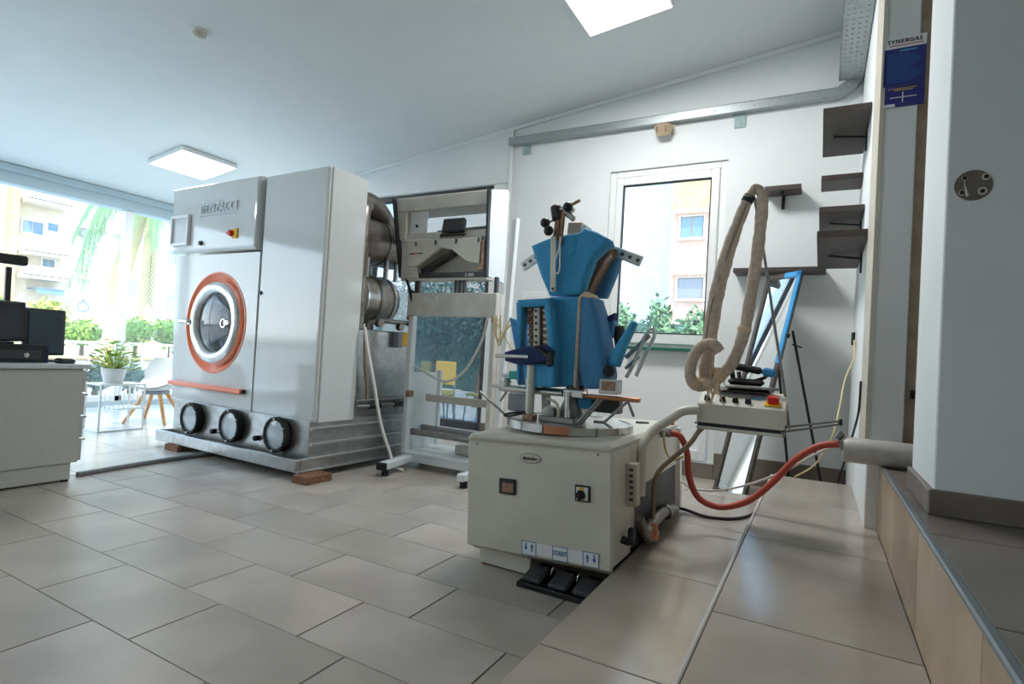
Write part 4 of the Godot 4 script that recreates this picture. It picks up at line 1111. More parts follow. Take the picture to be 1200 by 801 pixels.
	part(f, "clamp_arm", g().tube(smooth([V(0.27, 0.86, -0.02), V(0.30, 0.93, -0.03), V(0.34, 1.05, -0.04), V(0.37, 1.09, -0.04), V(0.385, 1.06, -0.04), V(0.355, 0.98, -0.03), V(0.315, 0.87, -0.02)], 5), 0.009, 8), M.chrome)
	part(f, "clamp_link", g().bar(V(0.255, 0.95, -0.04), V(0.36, 1.06, -0.05), 0.02, 0.012, 0.003).bar(V(0.26, 0.90, -0.03), V(0.32, 0.96, -0.04), 0.016, 0.012, 0.003), M.steel_dull)
	part(f, "clamp_knob", g().lathe([[0, 0], [0.026, 0], [0.026, 0.03], [0, 0.034]], 12, face_z(V(0.215, 0.885, 0.05))), M.rubber)
	part(f, "rear_knob", g().lathe([[0, 0], [0.03, 0], [0.03, 0.10], [0, 0.11]], 12, Transform3D(Basis(Vector3.BACK, 0.2), V(0.205, 1.0, -0.12))), M.press_dark)
	part(f, "pad_bracket", g().bx(0.185, 0.27, 0.785, 0.85, 0.03, 0.10, 0.004), M.chrome_brush)
	part(f, "bracket_hollow", g().bx(0.195, 0.262, 0.80, 0.842, 0.098, 0.102), M.brownmetal)
	# shoulder bars
	for a in [[V(-0.31, 1.385, -0.03), V(-0.20, 1.452, -0.03)], [V(0.16, 1.457, -0.06), V(0.30, 1.400, -0.06)]]:
		var sb := part(f, "shoulder_bar", g().bar(a[0], a[1], 0.05, 0.016, 0.004), M.chrome_brush)
		for k in 3:
			var q: Vector3 = a[0].lerp(a[1], 0.15 + 0.28 * k if a[0].x < 0 else 0.35 + 0.27 * k) + V(0, 0, 0.0085)
			part(sb, "bar_hole", g().lathe([[0, 0], [0.009, 0], [0.009, 0.002], [0, 0.002]], 10, face_z(q)), M.darkgrey)
	# neck block and the clamp head
	part(f, "neck_block", g().prism(Geo.pts([-0.043, 1.586, 0.028, 1.582, 0.047, 1.556, 0.024, 1.505, -0.048, 1.505]), -0.06, 0.03, 0.006, 2), M.dress, "beige neck block")
	part(f, "neck_rim", g().bx(0.025, 0.05, 1.50, 1.57, -0.05, 0.035, 0.005), M.white)
	part(f, "hanging_bar", g().bar(V(-0.082, 1.505, 0.10), V(-0.068, 1.242, 0.10), 0.03, 0.008, 0.003), M.cream, "long pale steel bar")
	part(f, "bar_bolt", g().lathe([[0, 0], [0.007, 0], [0.007, 0.004], [0, 0.004]], 8, face_z(V(-0.068, 1.255, 0.104))), M.darkgrey)
	part(f, "head_post", g().bar(V(-0.075, 1.49, 0.085), V(-0.07, 1.64, 0.07), 0.028, 0.03, 0.005).bar(V(-0.05, 1.46, 0.09), V(-0.045, 1.62, 0.08), 0.016, 0.02, 0.004), M.brownmetal)
	part(f, "head_clamp", g().bar(V(-0.095, 1.66, 0.07), V(-0.075, 1.58, 0.075), 0.045, 0.05, 0.01), M.press_dark)
	part(f, "head_arm", g().bar(V(-0.085, 1.655, 0.06), V(0.0, 1.59, 0.05), 0.026, 0.03, 0.006).bar(V(-0.05, 1.665, 0.05), V(-0.01, 1.63, 0.05), 0.03, 0.03, 0.006), M.chrome_brush)
	for a in [V(-0.135, 1.575, 0.09), V(-0.10, 1.528, 0.12), V(-0.03, 1.648, 0.07)]:
		part(f, "ball_knob", g().lathe([[0, -0.024], [0.012, -0.021], [0.021, -0.012], [0.024, 0], [0.021, 0.012], [0.012, 0.021], [0, 0.024]], 16, Transform3D(Basis(), a)), M.black, "black ball knob")
	part(f, "knob_pin", g().cyl(V(-0.115, 1.577, 0.09), V(-0.08, 1.59, 0.08), 0.005, 6), M.brownmetal)
	part(f, "knob_pin", g().cyl(V(-0.015, 1.655, 0.07), V(0.03, 1.675, 0.07), 0.008, 8), M.brownmetal)
	part(f, "cord_loop", g().tube(smooth([V(-0.045, 1.50, 0.10), V(-0.043, 1.45, 0.11), V(-0.06, 1.38, 0.115), V(-0.055, 1.33, 0.115), V(-0.035, 1.335, 0.115), V(-0.035, 1.40, 0.115), V(-0.04, 1.45, 0.11)], 5), 0.004, 5), M.white)
	# undercarriage
	part(f, "pillar", g().cyl(V(-0.145, 0.632, 0.12), V(-0.15, 0.89, 0.12), 0.021, 12).cyl(V(-0.148, 0.80, 0.12), V(-0.15, 0.83, 0.12), 0.024, 12), M.cream, "pale steel pillar")
	part(f, "pillar_shoe", g().bx(-0.17, -0.115, 0.632, 0.66, 0.095, 0.15, 0.003), M.brownmetal)
	part(f, "brace_plate", g().bar(V(-0.085, 0.635, 0.06), V(-0.11, 0.88, 0.05), 0.04, 0.02, 0.003), M.steel_dull)
	part(f, "centre_column", g().lathe([[0, 0.632], [0.07, 0.632], [0.06, 0.68], [0.035, 0.74], [0.03, 0.80], [0, 0.80]], 20, Transform3D(Basis(), V(0.015, 0, 0.0))), M.steel_dull)
	part(f, "chrome_post", g().cyl(V(0.035, 0.632, 0.09), V(0.028, 0.775, 0.09), 0.013, 12), M.chrome)
	part(f, "cross_rail", g().cyl(V(-0.40, 0.773, 0.06), V(0.10, 0.780, 0.06), 0.009, 10), M.chrome_brush)
	part(f, "rail_sleeve", g().cyl(V(-0.32, 0.765, 0.075), V(0.0, 0.768, 0.075), 0.016, 12).cyl(V(-0.345, 0.775, 0.06), V(-0.31, 0.775, 0.06), 0.026, 12), M.chrome_brush)
	part(f, "rail_block", g().bx(0.0, 0.10, 0.752, 0.79, 0.03, 0.08, 0.004), M.chrome_brush)
	part(f, "side_rail", g().cyl(V(0.09, 0.763, 0.05), V(0.36, 0.766, 0.05), 0.011, 10), M.copper)
	part(f, "rail_wing", g().bx(0.02, 0.29, 0.757, 0.765, -0.03, 0.03), M.steel_dull)
	part(f, "lower_pad", g().bx(0.05, 0.12, 0.70, 0.755, -0.04, 0.02, 0.006), M.blue)
	part(f, "lower_box", g().bx(0.12, 0.25, 0.69, 0.752, -0.06, 0.0, 0.004), M.press_dark)
	for a in [[V(-0.43, 0.742, 0.12), V(-0.27, 0.636, 0.12)], [V(0.31, 0.76, 0.06), V(0.21, 0.655, 0.08)], [V(0.19, 0.757, 0.06), V(0.105, 0.636, 0.10)], [V(0.175, 0.757, 0.06), V(0.09, 0.636, 0.10)], [V(0.21, 0.655, 0.08), V(0.165, 0.655, 0.09)], [V(0.21, 0.655, 0.08), V(0.25, 0.632, 0.08)], [V(-0.35, 0.70, 0.05), V(-0.31, 0.76, 0.05)], [V(0.30, 0.755, 0.03), V(0.33, 0.69, 0.03)]]:
		part(f, "brace_rod", g().cyl(a[0], a[1], 0.0065, 8), M.steel_dull)
	part(f, "valve", g().bx(-0.285, -0.235, 0.815, 0.855, 0.06, 0.10, 0.005), M.teal, "green plastic valve")
	part(f, "valve_arm", g().cyl(V(-0.33, 0.83, 0.08), V(-0.28, 0.835, 0.08), 0.008, 8).lathe([[0, -0.025], [0.02, -0.02], [0.028, 0], [0.02, 0.02], [0, 0.025]], 12, Transform3D(Basis(), V(-0.31, 0.80, 0.07))), M.chrome)
	part(f, "filter_pack", g().bx(-0.31, -0.19, 0.655, 0.745, 0.0, 0.05, 0.008), M.window_grey)
	part(f, "cable_coil", g().tube(smooth([V(-0.17, 0.665, 0.12), V(-0.24, 0.655, 0.13), V(-0.275, 0.642, 0.13), V(-0.25, 0.640, 0.14), V(-0.19, 0.655, 0.14), V(-0.14, 0.665, 0.13)], 5), 0.006, 6), M.rubber)
	part(f, "gear_motor", g().lathe([[0, 0], [0.03, 0], [0.034, 0.02], [0.03, 0.05], [0, 0.055]], 14, face_z(V(-0.055, 0.675, 0.06))), M.steel_dull)
	part(f, "motor_mount", g().bx(-0.10, 0.08, 0.632, 0.66, 0.0, 0.12, 0.004), M.steel_dull)
	part(f, "hose_bow", g().tube(smooth([V(-0.08, 0.74, 0.08), V(-0.02, 0.72, 0.10), V(0.0, 0.67, 0.11), V(-0.03, 0.64, 0.10)], 5), 0.007, 6), M.cream2)
	# loose tool on the cabinet
	one("flat_tool", "small dark metal tool lying on the cream cabinet top", "tool", g().box(V(-0.83, 0.606, -3.02), V(0.07, 0.012, 0.025), 0.003, Basis(Vector3.UP, 0.3)), M.press_dark)

# ---------------------------------------------------------------- iron console, hoses
func build_iron_station() -> void:
	var t := thing("iron_console", "cream iron control console with red switch on a bent pipe arm", "control box", V(-0.296, 0.655, -2.60))
	var sec := g()
	sec.x = Transform3D(Basis(Vector3.UP, PI / 2), Vector3.ZERO)
	sec.prism(Geo.pts([0.0, 0.03, 0.0, 0.112, 0.012, 0.122, 0.17, 0.175, 0.185, 0.17, 0.185, 0.03]), -0.177, 0.177, 0.006, 2)
	part(t, "housing", sec, M.cream)
	part(t, "base_tray", g().bx(-0.177, 0.172, 0.0, 0.014, -0.19, 0.005, 0.004), M.cream)
	part(t, "gap_shade", g().bx(-0.172, 0.165, 0.013, 0.031, -0.18, -0.004), M.black)  # black strip paints the shade between tray and housing
	var tilt := Basis(Vector3.RIGHT, 0.325)
	part(t, "label_strip", g().box(V(0.0, 0.162, -0.125), V(0.30, 0.002, 0.035), 0.0, tilt), M.print_white)
	part(t, "print_line", g().box(V(-0.02, 0.1665, -0.135), V(0.22, 0.002, 0.006), 0.0, tilt), M.print_black)
	part(t, "print_block", g().box(V(0.06, 0.150, -0.085), V(0.05, 0.002, 0.02), 0.0, tilt), M.print_cyan)
	for xx in [-0.075, -0.022, 0.03, -0.14]:
		part(t, "knob", g().lathe([[0, 0], [0.014, 0], [0.010, 0.022], [0, 0.024]], 14, Transform3D(tilt, V(xx, 0.130, -0.032))), M.black)
	part(t, "switch_surround", g().box(V(0.128, 0.133, -0.035), V(0.065, 0.006, 0.05), 0.002, tilt), M.yellow)
	part(t, "red_switch", g().box(V(0.128, 0.150, -0.038), V(0.044, 0.035, 0.036), 0.005, tilt), M.red, "red illuminated rocker switch")
	part(t, "iron_rest", g().box(V(0.0, 0.178, -0.14), V(0.22, 0.008, 0.10), 0.003, Basis(Vector3.RIGHT, 0.1)), M.press_dark)
	part(t, "lug", g().bx(0.165, 0.18, 0.0, 0.02, -0.03, 0.0, 0.002).bx(-0.185, -0.17, 0.02, 0.03, -0.03, 0.0, 0.002), M.steel_dull)
	# arm pipe that carries it
	part(t, "arm_pipe", g().tube(smooth([V(-0.368, -0.30, 0.155), V(-0.368, -0.16, 0.155), V(-0.372, -0.09, 0.14), V(-0.345, -0.025, 0.09), V(-0.279, 0.033, 0.06), V(-0.232, 0.072, 0.03), V(-0.17, 0.082, 0.0)], 6), 0.021, 12), M.cream)
	for a in [[V(0.17, 0.02, -0.05), V(0.388, 0.051, -0.35)], [V(0.18, 0.042, -0.05), V(0.387, 0.066, -0.35)]]:
		part(t, "stay_rod", g().cyl(a[0], a[1], 0.005, 8), M.steel_dull)
	part(t, "stay_bend", g().tube(smooth([V(0.18, 0.042, -0.05), V(0.172, 0.035, -0.04), V(0.17, 0.0, -0.04)], 4), 0.006, 6), M.darkgrey)
	part(t, "stay_clip", g().bx(0.38, 0.395, 0.045, 0.075, -0.36, -0.34, 0.003), M.darkgrey)
	# the iron
	var i := thing("steam_iron", "black steam iron with a blue handle end on the console", "iron", V(-0.27, 0.842, -2.74), 0)
	part(i, "sole", g().prism(Geo.pts([-0.10, -0.05, 0.06, -0.045, 0.12, 0.0, 0.06, 0.045, -0.10, 0.05]), 0.0, 0.012, 0.003, 1), M.steel_dull).rotation_degrees.x = -90
	part(i, "body", g().box(V(-0.02, 0.03, 0), V(0.15, 0.03, 0.07), 0.012), M.plastic_black)
	part(i, "handle_post", g().tube(smooth([V(0.02, 0.04, 0), V(0.055, 0.055, 0), V(0.075, 0.08, 0)], 4), 0.008, 8), M.black)
	part(i, "handle_post", g().tube([V(-0.075, 0.04, 0), V(-0.085, 0.085, 0)], 0.011, 8), M.black)
	part(i, "handle", g().bar(V(-0.10, 0.103, 0), V(0.045, 0.082, 0), 0.032, 0.032, 0.01), M.plastic_black)
	part(i, "handle_end", g().bar(V(0.045, 0.083, 0), V(0.10, 0.075, 0), 0.038, 0.034, 0.01), M.film, "blue handle end")
	part(i, "valve_stub", g().cyl(V(-0.045, 0.03, 0.02), V(-0.05, 0.075, 0.02), 0.009, 8), M.darkgrey)
	# cloth wrapped steam hose: tall bow and a small loop
	var pr := []
	var ph := smooth([V(-0.40, 0.875, -2.60), V(-0.335, 0.954, -2.60), V(-0.293, 1.093, -2.60), V(-0.273, 1.252, -2.60), V(-0.257, 1.418, -2.60), V(-0.247, 1.583, -2.60), V(-0.248, 1.668, -2.60), V(-0.267, 1.712, -2.60), V(-0.288, 1.700, -2.60), V(-0.318, 1.63, -2.60), V(-0.360, 1.497, -2.60), V(-0.396, 1.347, -2.60), V(-0.418, 1.214, -2.60), V(-0.433, 1.062, -2.60), V(-0.441, 0.929, -2.60), V(-0.437, 0.84, -2.60)], 7)
	for k in ph.size():
		var f := float(k) / ph.size()
		pr.append(0.025 + 0.0012 * sin(k * 1.1) + 0.001 * sin(k * 2.7) + (0.007 * smoothstep(0.6, 0.72, f)) - (0.006 if f > 0.40 and f < 0.55 else 0.0))
	var h := thing("wrapped_hose", "tall bow of cloth wrapped steam hose above the console", "hose", V(-0.437, 0.84, -2.60))
	var keep := g()
	keep.x.origin = V(0.437, -0.84, 2.60)
	keep.tube(ph, pr, 12)
	part(h, "hose_bow", keep, M.wrap)
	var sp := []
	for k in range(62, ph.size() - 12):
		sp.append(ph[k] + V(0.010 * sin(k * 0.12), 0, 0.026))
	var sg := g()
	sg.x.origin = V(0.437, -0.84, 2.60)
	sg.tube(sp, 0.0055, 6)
	part(h, "dark_crease", sg, M.cable_brown, "painted dark crease line of the cloth wrap")  # thin dark tube paints the shaded crease of the hose
	var l := g()
	l.x.origin = V(0.437, -0.84, 2.60)
	var lp := smooth([V(-0.39, 0.885, -2.59), V(-0.44, 0.848, -2.575), V(-0.482, 0.85, -2.56), V(-0.498, 0.895, -2.54), V(-0.486, 0.965, -2.52), V(-0.453, 1.018, -2.52), V(-0.407, 1.03, -2.53), V(-0.38, 1.0, -2.54)], 6)
	var lr := []
	for k in lp.size():
		lr.append(0.024 + 0.001 * sin(k * 2.3))
	l.tube(lp, lr, 12)
	part(h, "hose_loop", l, M.wrap)
	for a in [[V(-0.42, 0.862, -2.58), V(-0.45, 0.85, -2.572)], [V(-0.470, 0.848, -2.565), V(-0.492, 0.868, -2.55)], [V(-0.395, 0.88, -2.59), V(-0.372, 0.91, -2.595)], [V(-0.296, 1.088, -2.60), V(-0.290, 1.115, -2.60)]]:
		var w := g()
		w.x.origin = V(0.437, -0.84, 2.60)
		w.tube([a[0], (a[0] + a[1]) / 2, a[1]], [0.026, 0.031, 0.026], 12)
		part(h, "cloth_wrap", w, M.wrap_light, "frayed pale cloth wrap")
	var fr := g()
	fr.x.origin = V(0.437, -0.84, 2.60)
	for k in 14:
		var b := V(-0.40 + 0.02 * sin(k * 1.7), 0.90 + 0.03 * cos(k * 2.1), -2.575)
		fr.tube([b, b + V(0.012 * sin(k * 3.1), -0.05 - 0.02 * cos(k * 1.3), 0.01), b + V(0.03 * sin(k * 2.2), -0.09 - 0.03 * sin(k), 0.012)], [0.006, 0.004, 0.002], 5)
	part(h, "loose_threads", fr, M.wrap_light)
	fr.grp = 1
	var bl := g()
	bl.x.origin = V(0.437, -0.84, 2.60)
	bl.tube([V(-0.296, 1.682, -2.60), V(-0.31, 1.655, -2.60)], 0.026, 12)
	part(h, "black_tape", bl, M.rubber)
	one("support_rod", "thin bent grey rod holding up the wrapped hose", "rod", g().tube(smooth([V(-0.286, 1.698, -2.63), V(-0.264, 1.592, -2.65), V(-0.227, 1.390, -2.68), V(-0.183, 1.132, -2.71), V(-0.137, 0.874, -2.74), V(-0.107, 0.68, -2.77)], 5), 0.006, 8), M.steel_dull)
	# red steam hose from the cabinet to the pipe end
	var rh := thing("red_hose", "red rubber steam hose sagging from cabinet to silver pipe", "hose", V(-0.651, 0.588, -2.85))
	var rg := g()
	rg.x.origin = V(0.651, -0.588, 2.85)
	rg.tube(smooth([V(-0.640, 0.587, -2.85), V(-0.593, 0.578, -2.858), V(-0.558, 0.501, -2.867), V(-0.541, 0.376, -2.875), V(-0.498, 0.290, -2.883), V(-0.429, 0.258, -2.892), V(-0.353, 0.266, -2.900), V(-0.261, 0.314, -2.908), V(-0.173, 0.407, -2.917), V(-0.089, 0.518, -2.925), V(-0.006, 0.590, -2.925), V(0.061, 0.615, -2.925), V(0.112, 0.62, -2.92)], 7), 0.0155, 12)
	part(rh, "rubber_tube", rg, M.hose)
	part(rh, "coupling", g().cyl(V(-0.06, 0.005, 0.0), V(0.015, 0.0, 0.0), 0.022, 12).cyl(V(-0.035, 0.0, 0.0), V(-0.022, 0.0, 0.0), 0.028, 6), M.steel_dull)
	part(rh, "tap_lever", g().bar(V(-0.03, 0.04, 0), V(0.03, 0.05, 0.01), 0.01, 0.012).cyl(V(-0.03, 0.0, 0), V(-0.03, 0.045, 0), 0.006, 6), M.hose)
	one("thin_hose", "thin beige hose curving down beside the red hose coupling", "hose", g().tube(smooth([V(-0.66, 0.60, -2.80), V(-0.65, 0.53, -2.79), V(-0.625, 0.485, -2.78), V(-0.59, 0.475, -2.77), V(-0.55, 0.50, -2.76)], 5), 0.006, 6), M.cable_yellow)
	one("brown_cable", "thick brown cable from the console down into the cabinet side", "cable", g().tube(smooth([V(-0.64, 0.20, -2.60), V(-0.645, 0.320, -2.597), V(-0.64, 0.401, -2.593), V(-0.615, 0.456, -2.590), V(-0.558, 0.518, -2.587), V(-0.494, 0.584, -2.583), V(-0.464, 0.636, -2.60), V(-0.445, 0.662, -2.62)], 6), 0.011, 8), M.cable_brown)
	one("white_wire", "thin white wire running behind the red hose to the silver pipe", "cable", g().tube(smooth([V(-0.693, 0.295, -3.28), V(-0.594, 0.262, -3.2), V(-0.467, 0.285, -3.1), V(-0.347, 0.333, -3.03), V(-0.214, 0.402, -2.99), V(-0.089, 0.488, -2.964), V(0.029, 0.580, -2.945), V(0.110, 0.61, -2.935)], 6), 0.006, 6), M.cable_white)
	one("yellow_wire", "thin yellowish wire rising to the socket on the wall end", "cable", g().tube(smooth([V(-0.114, 0.25, -4.07), V(-0.003, 0.371, -3.9), V(0.073, 0.574, -3.6), V(0.105, 0.732, -3.7), V(0.133, 0.895, -3.9), V(0.180, 1.029, -4.1), V(0.187, 1.15, -4.27)], 6), 0.005, 6), M.cable_yellow)
	one("black_wire", "black wire hanging down behind the silver pipe", "cable", g().tube(smooth([V(0.120, 0.0, -4.3), V(0.13, 0.22, -4.2), V(0.155, 0.402, -4.0), V(0.176, 0.624, -3.6), V(0.184, 0.753, -3.4), V(0.184, 0.9, -3.35)], 6), 0.006, 6), M.rubber)
	one("black_cable", "black cable lying on the lower tread behind the cabinet", "cable", g().tube(smooth([V(-0.66, 0.128, -3.05), V(-0.655, 0.14, -3.15), V(-0.633, 0.135, -3.215), V(-0.512, 0.128, -3.171), V(-0.407, 0.128, -3.198), V(-0.340, 0.128, -3.275), V(-0.300, 0.128, -3.38), V(-0.275, 0.15, -3.44), V(-0.262, 0.20, -3.48)], 6), 0.008, 8), M.rubber)
	# silver insulated pipe on the landing
	var p := thing("insulated_pipe", "silver insulated pipe stub lying at the foot of the wall end", "pipe", V(0.23, 0.543, -2.92))
	part(p, "jacket", g().lathe([[0, -0.125], [0.05, -0.125], [0.056, -0.11], [0.055, 0.0], [0.057, 0.06], [0.054, 0.14], [0, 0.14]], 24, Transform3D(Basis(Vector3.BACK, -PI / 2), V(0, 0.057, 0))), M.insul)
	part(p, "torn_end", g().lathe([[0, 0.138], [0.035, 0.138], [0.03, 0.155], [0, 0.15]], 9, Transform3D(Basis(Vector3.BACK, -PI / 2), V(0, 0.057, 0))), M.wood, "torn brown foam end")
	part(p, "pipe_fitting", g().cyl(V(-0.135, 0.09, 0.0), V(-0.115, 0.06, 0.0), 0.02, 10).cyl(V(-0.15, 0.10, 0.0), V(-0.13, 0.13, 0.0), 0.016, 8), M.steel_dull)

# ---------------------------------------------------------------- mirror and shelves
func shelf(label: String, at: Vector3, size: Vector3, bracket: Geo, group: String) -> void:
	# at: middle of the underside
	var t := thing("wall_shelf", label, "shelf", at, 0, group)
	part(t, "board", g().bx(-size.x / 2, size.x / 2, 0.0, size.y, -size.z / 2, size.z / 2, 0.002), M.shelf)
	if bracket: part(t, "bracket", bracket, M.black)

func build_mirror_and_shelves() -> void:
	var t := thing("standing_mirror", "tall narrow dark framed mirror leaning on folding legs", "mirror", V(-0.54, 0, -4.325), -48.7)
	var f := node_part(t, "mirror_panel")
	f.rotation_degrees.x = -13.0
	var w := 0.186
	part(f, "frame_bar", g().bx(-w, -w + 0.035, 0, 1.68, -0.015, 0.012, 0.003), M.mirror_frame)
	part(f, "frame_bar", g().bx(w - 0.035, w, 0, 1.68, -0.015, 0.012, 0.003), M.mirror_frame)
	part(f, "frame_bar", g().bx(-w + 0.035, w - 0.035, 1.645, 1.68, -0.015, 0.012, 0.003), M.mirror_frame)
	part(f, "frame_bar", g().bx(-w + 0.035, w - 0.035, 0, 0.035, -0.015, 0.012, 0.003), M.mirror_frame)
	part(f, "blue_film", g().bx(w - 0.036, w + 0.001, 1.0, 1.681, 0.0, 0.0135).bx(0.02, w + 0.001, 1.644, 1.681, 0.0, 0.0135), M.film, "blue protective film left on the frame")
	part(f, "mirror_glass", g().bx(-w + 0.03, w - 0.03, 0.03, 1.65, -0.006, 0.0), M.mirror)
	part(f, "back_board", g().bx(-w + 0.03, w - 0.03, 0.03, 1.65, -0.014, -0.007), M.shelf)
	part(f, "hinge", g().bx(w - 0.002, w + 0.012, 1.19, 1.22, -0.02, 0.004, 0.002), M.black)
	var lg := thing("mirror_stand", "black folding metal legs behind the standing mirror", "stand", V(-0.1, 0, -4.6))
	part(lg, "leg", g().bar(V(-0.085, 1.22, 0.06), V(0.17, 0.0, -0.02), 0.018, 0.014, 0.003), M.black)
	part(lg, "leg", g().bar(V(-0.21, 1.22, -0.12), V(-0.06, 0.0, -0.20), 0.018, 0.014, 0.003), M.black)
	part(lg, "cross_bar", g().bar(V(-0.075, 0.12, -0.19), V(0.145, 0.12, -0.025), 0.014, 0.012, 0.003), M.black)
	part(lg, "stay", g().bar(V(-0.085, 1.12, 0.03), V(-0.02, 1.10, 0.03), 0.01, 0.01), M.black)
	# wall shelves
	var gp := "dark wood wall shelves"
	shelf("long dark shelf on the back wall above the mirror", V(-0.31, 1.672, -4.775), V(0.64, 0.035, 0.20), null, gp)
	shelf("short dark shelf on the back wall with centre bracket", V(-0.307, 2.305, -4.79), V(0.255, 0.038, 0.17), g().bx(-0.012, 0.012, -0.11, 0.0, -0.08, -0.06, 0.002).bx(-0.01, 0.01, -0.02, 0.0, -0.06, 0.06, 0.002), gp)
	for a in [["largest dark shelf on the wall end, just below the tray", 2.44, -4.46, -3.70, true, 0.027], ["short dark shelf on the wall end under the largest one", 2.235, -4.60, -4.33, false, 0.022], ["thin dark shelf on the wall end, second above the socket", 1.93, -4.56, -3.98, true, 0.02], ["lowest dark shelf on the wall end, above the socket", 1.672, -4.59, -3.49, true, 0.0]]:
		var zc: float = (a[2] + a[3]) / 2
		var br = null
		if a[4]:
			br = g().bar(V(0.115, -0.03, 0.02), V(-0.06, -0.008, 0.02), 0.012, 0.012).bx(0.112, 0.122, -0.12, 0.0, 0.01, 0.03, 0.002)
		shelf(a[0], V(0.0765, a[1], zc), V(0.243 + a[5] * 0, 0.038, a[3] - a[2]), br, gp)

# ---------------------------------------------------------------- trays, sockets, posters
func build_services() -> void:
	var t := thing("cable_tray", "galvanised cable tray along the back wall turning at the corner", "cable tray", V(-1.3, 3.0, -4.85))
	part(t, "wall_run", g().bx(-1.52, 1.33, 0.012, 0.018, -0.02, 0.04).bx(-1.52, 1.33, 0.012, 0.08, 0.036, 0.042, 0.001).bx(-1.52, 1.33, 0.012, 0.08, -0.026, -0.02), M.galv)
	part(t, "lid_flange", g().bx(-1.52, 1.33, 0.08, 0.085, 0.02, 0.046, 0.001), M.galv)
	part(t, "corner_piece", g().prism(Geo.pts([1.33, 0.0, 1.44, 0.05, 1.49, 0.125, 1.49, 0.20, 1.42, 0.15, 1.33, 0.09]), -0.02, 0.044), M.galv)
	var dr := part(t, "perforated_run", tray_floor(), M.galv, "perforated tray run seen from below")
	dr.position = V(1.335, 0.125, 0.05)
	part(t, "run_side", g().bx(1.335, 1.341, 0.125, 0.20, 0.05, 4.4), M.galv)
	part(t, "run_side", g().bx(1.485, 1.491, 0.125, 0.20, 0.05, 4.4), M.galv)
	for k in 9:
		part(t, "rivet", g().lathe([[0, 0], [0.006, 0], [0.004, 0.004], [0, 0.005]], 6, face_z(V(-1.35 + 0.3 * k, 0.045, 0.042))), M.steel_dull)
	for a in [[-2.64, "small translucent bracket under the tray beside the wall conduit", 2.915], [-0.66, "small translucent bracket under the tray above the door corner", 2.90]]:
		var b := thing("tray_bracket", a[1], "bracket", V(a[0], a[2], -4.87), 0, "translucent tray brackets")
		part(b, "plate", g().bx(-0.045, 0.045, 0.0, 0.12, -0.006, 0.006, 0.003), M.clear)
		part(b, "screw", g().lathe([[0, 0], [0.008, 0], [0.006, 0.006], [0, 0.007]], 8, face_z(V(0.0, 0.03, 0.006))), M.steel_dull)
	# ribbed amber wall lamp
	var l := thing("wall_lamp", "small ribbed amber glass lamp under the cable tray", "lamp", V(-1.27, 2.905, -4.80))
	part(l, "mount", g().bx(-0.075, 0.075, 0.02, 0.10, -0.08, -0.055, 0.004), M.cream)
	for k in 6:
		part(l, "glass_rib", g().lathe([[0.0, 0.012 * k + 0.0], [0.055 + 0.004 * k, 0.012 * k + 0.0], [0.062 + 0.004 * k, 0.012 * k + 0.005], [0.055 + 0.004 * k, 0.012 * k + 0.01], [0, 0.012 * k + 0.01]], 20), M.cream if k % 2 else M.amber_rib)
	for xx in [-0.04, 0.03]:
		part(l, "guard_wire", g().tube([V(xx, 0.09, 0.02), V(xx * 1.05, 0.04, 0.062), V(xx, -0.004, 0.05)], 0.004, 6), M.brownmetal)
	# conduit on the back wall
	one("wall_conduit", "white vertical conduit on the back wall at the tray end", "conduit", g().bx(-2.825, -2.79, 0.02, 3.19, -4.878, -4.85, 0.004), M.pvc)
	# sockets
	var so := thing("wall_socket", "white double wall socket beside the clothes form", "socket", V(-2.45, 1.44, -4.87))
	part(so, "plate", g().bx(-0.15, 0.11, 0.0, 0.11, -0.008, 0.004, 0.003), M.pvc)
	part(so, "rocker", g().bx(-0.10, -0.07, 0.04, 0.07, 0.004, 0.01, 0.002), M.white)
	part(so, "rocker", g().bx(0.02, 0.05, 0.04, 0.07, 0.004, 0.01, 0.002), M.white)
	var s2 := thing("black_plug", "small black plug on the wall end above the wires", "plug", V(0.192, 1.12, -4.30))
	part(s2, "plug_body", g().bx(-0.02, 0.006, 0.0, 0.085, -0.02, 0.02, 0.006), M.black)
	part(s2, "plug_plate", g().bx(0.002, 0.008, -0.02, 0.105, -0.04, 0.04, 0.002), M.pvc)
	# posters on the wall end
	var p := thing("notice_poster", "white and navy notice poster on the wall end", "poster", V(0.276, 2.24, -2.993))
	part(p, "sheet", g().bx(-0.078, 0.078, 0.0, 0.222, -0.004, 0.0), M.print_white)
	part(p, "navy_field", g().bx(-0.078, 0.078, 0.0, 0.172, 0.0, 0.001), M.navyprint)
	words(p, "SYNERGAS", 0.019, 0.001, M.print_black, Transform3D(Basis(), V(-0.002, 0.203, 0.001)), "lettering", 1.05)
	part(p, "red_rule", g().bx(-0.06, 0.066, 0.183, 0.187, 0.0, 0.001), M.print_red)
	part(p, "headline", g().bx(-0.02, 0.045, 0.156, 0.162, 0.001, 0.002), M.print_cyan)
	var lines := g()
	for k in 15:
		var y := 0.145 - 0.009 * k
		lines.bx(-0.065, -0.065 + 0.13 * (0.65 + 0.35 * absf(sin(k * 2.7))), y - 0.0016, y + 0.0016, 0.001, 0.002)
	var lp := part(p, "text_lines", lines, M.print_blue)
	lp.set_meta("kind", "stuff")
	var q := thing("notice_card", "small navy card with a white cross below the poster", "poster", V(0.276, 2.146, -2.993))
	part(q, "sheet", g().bx(-0.078, 0.078, 0.0, 0.092, -0.004, 0.0), M.navyprint)
	part(q, "cross", g().bx(-0.004, 0.0, 0.018, 0.064, 0.0, 0.001).bx(-0.05, 0.05, 0.040, 0.0435, 0.0, 0.001), M.print_white)
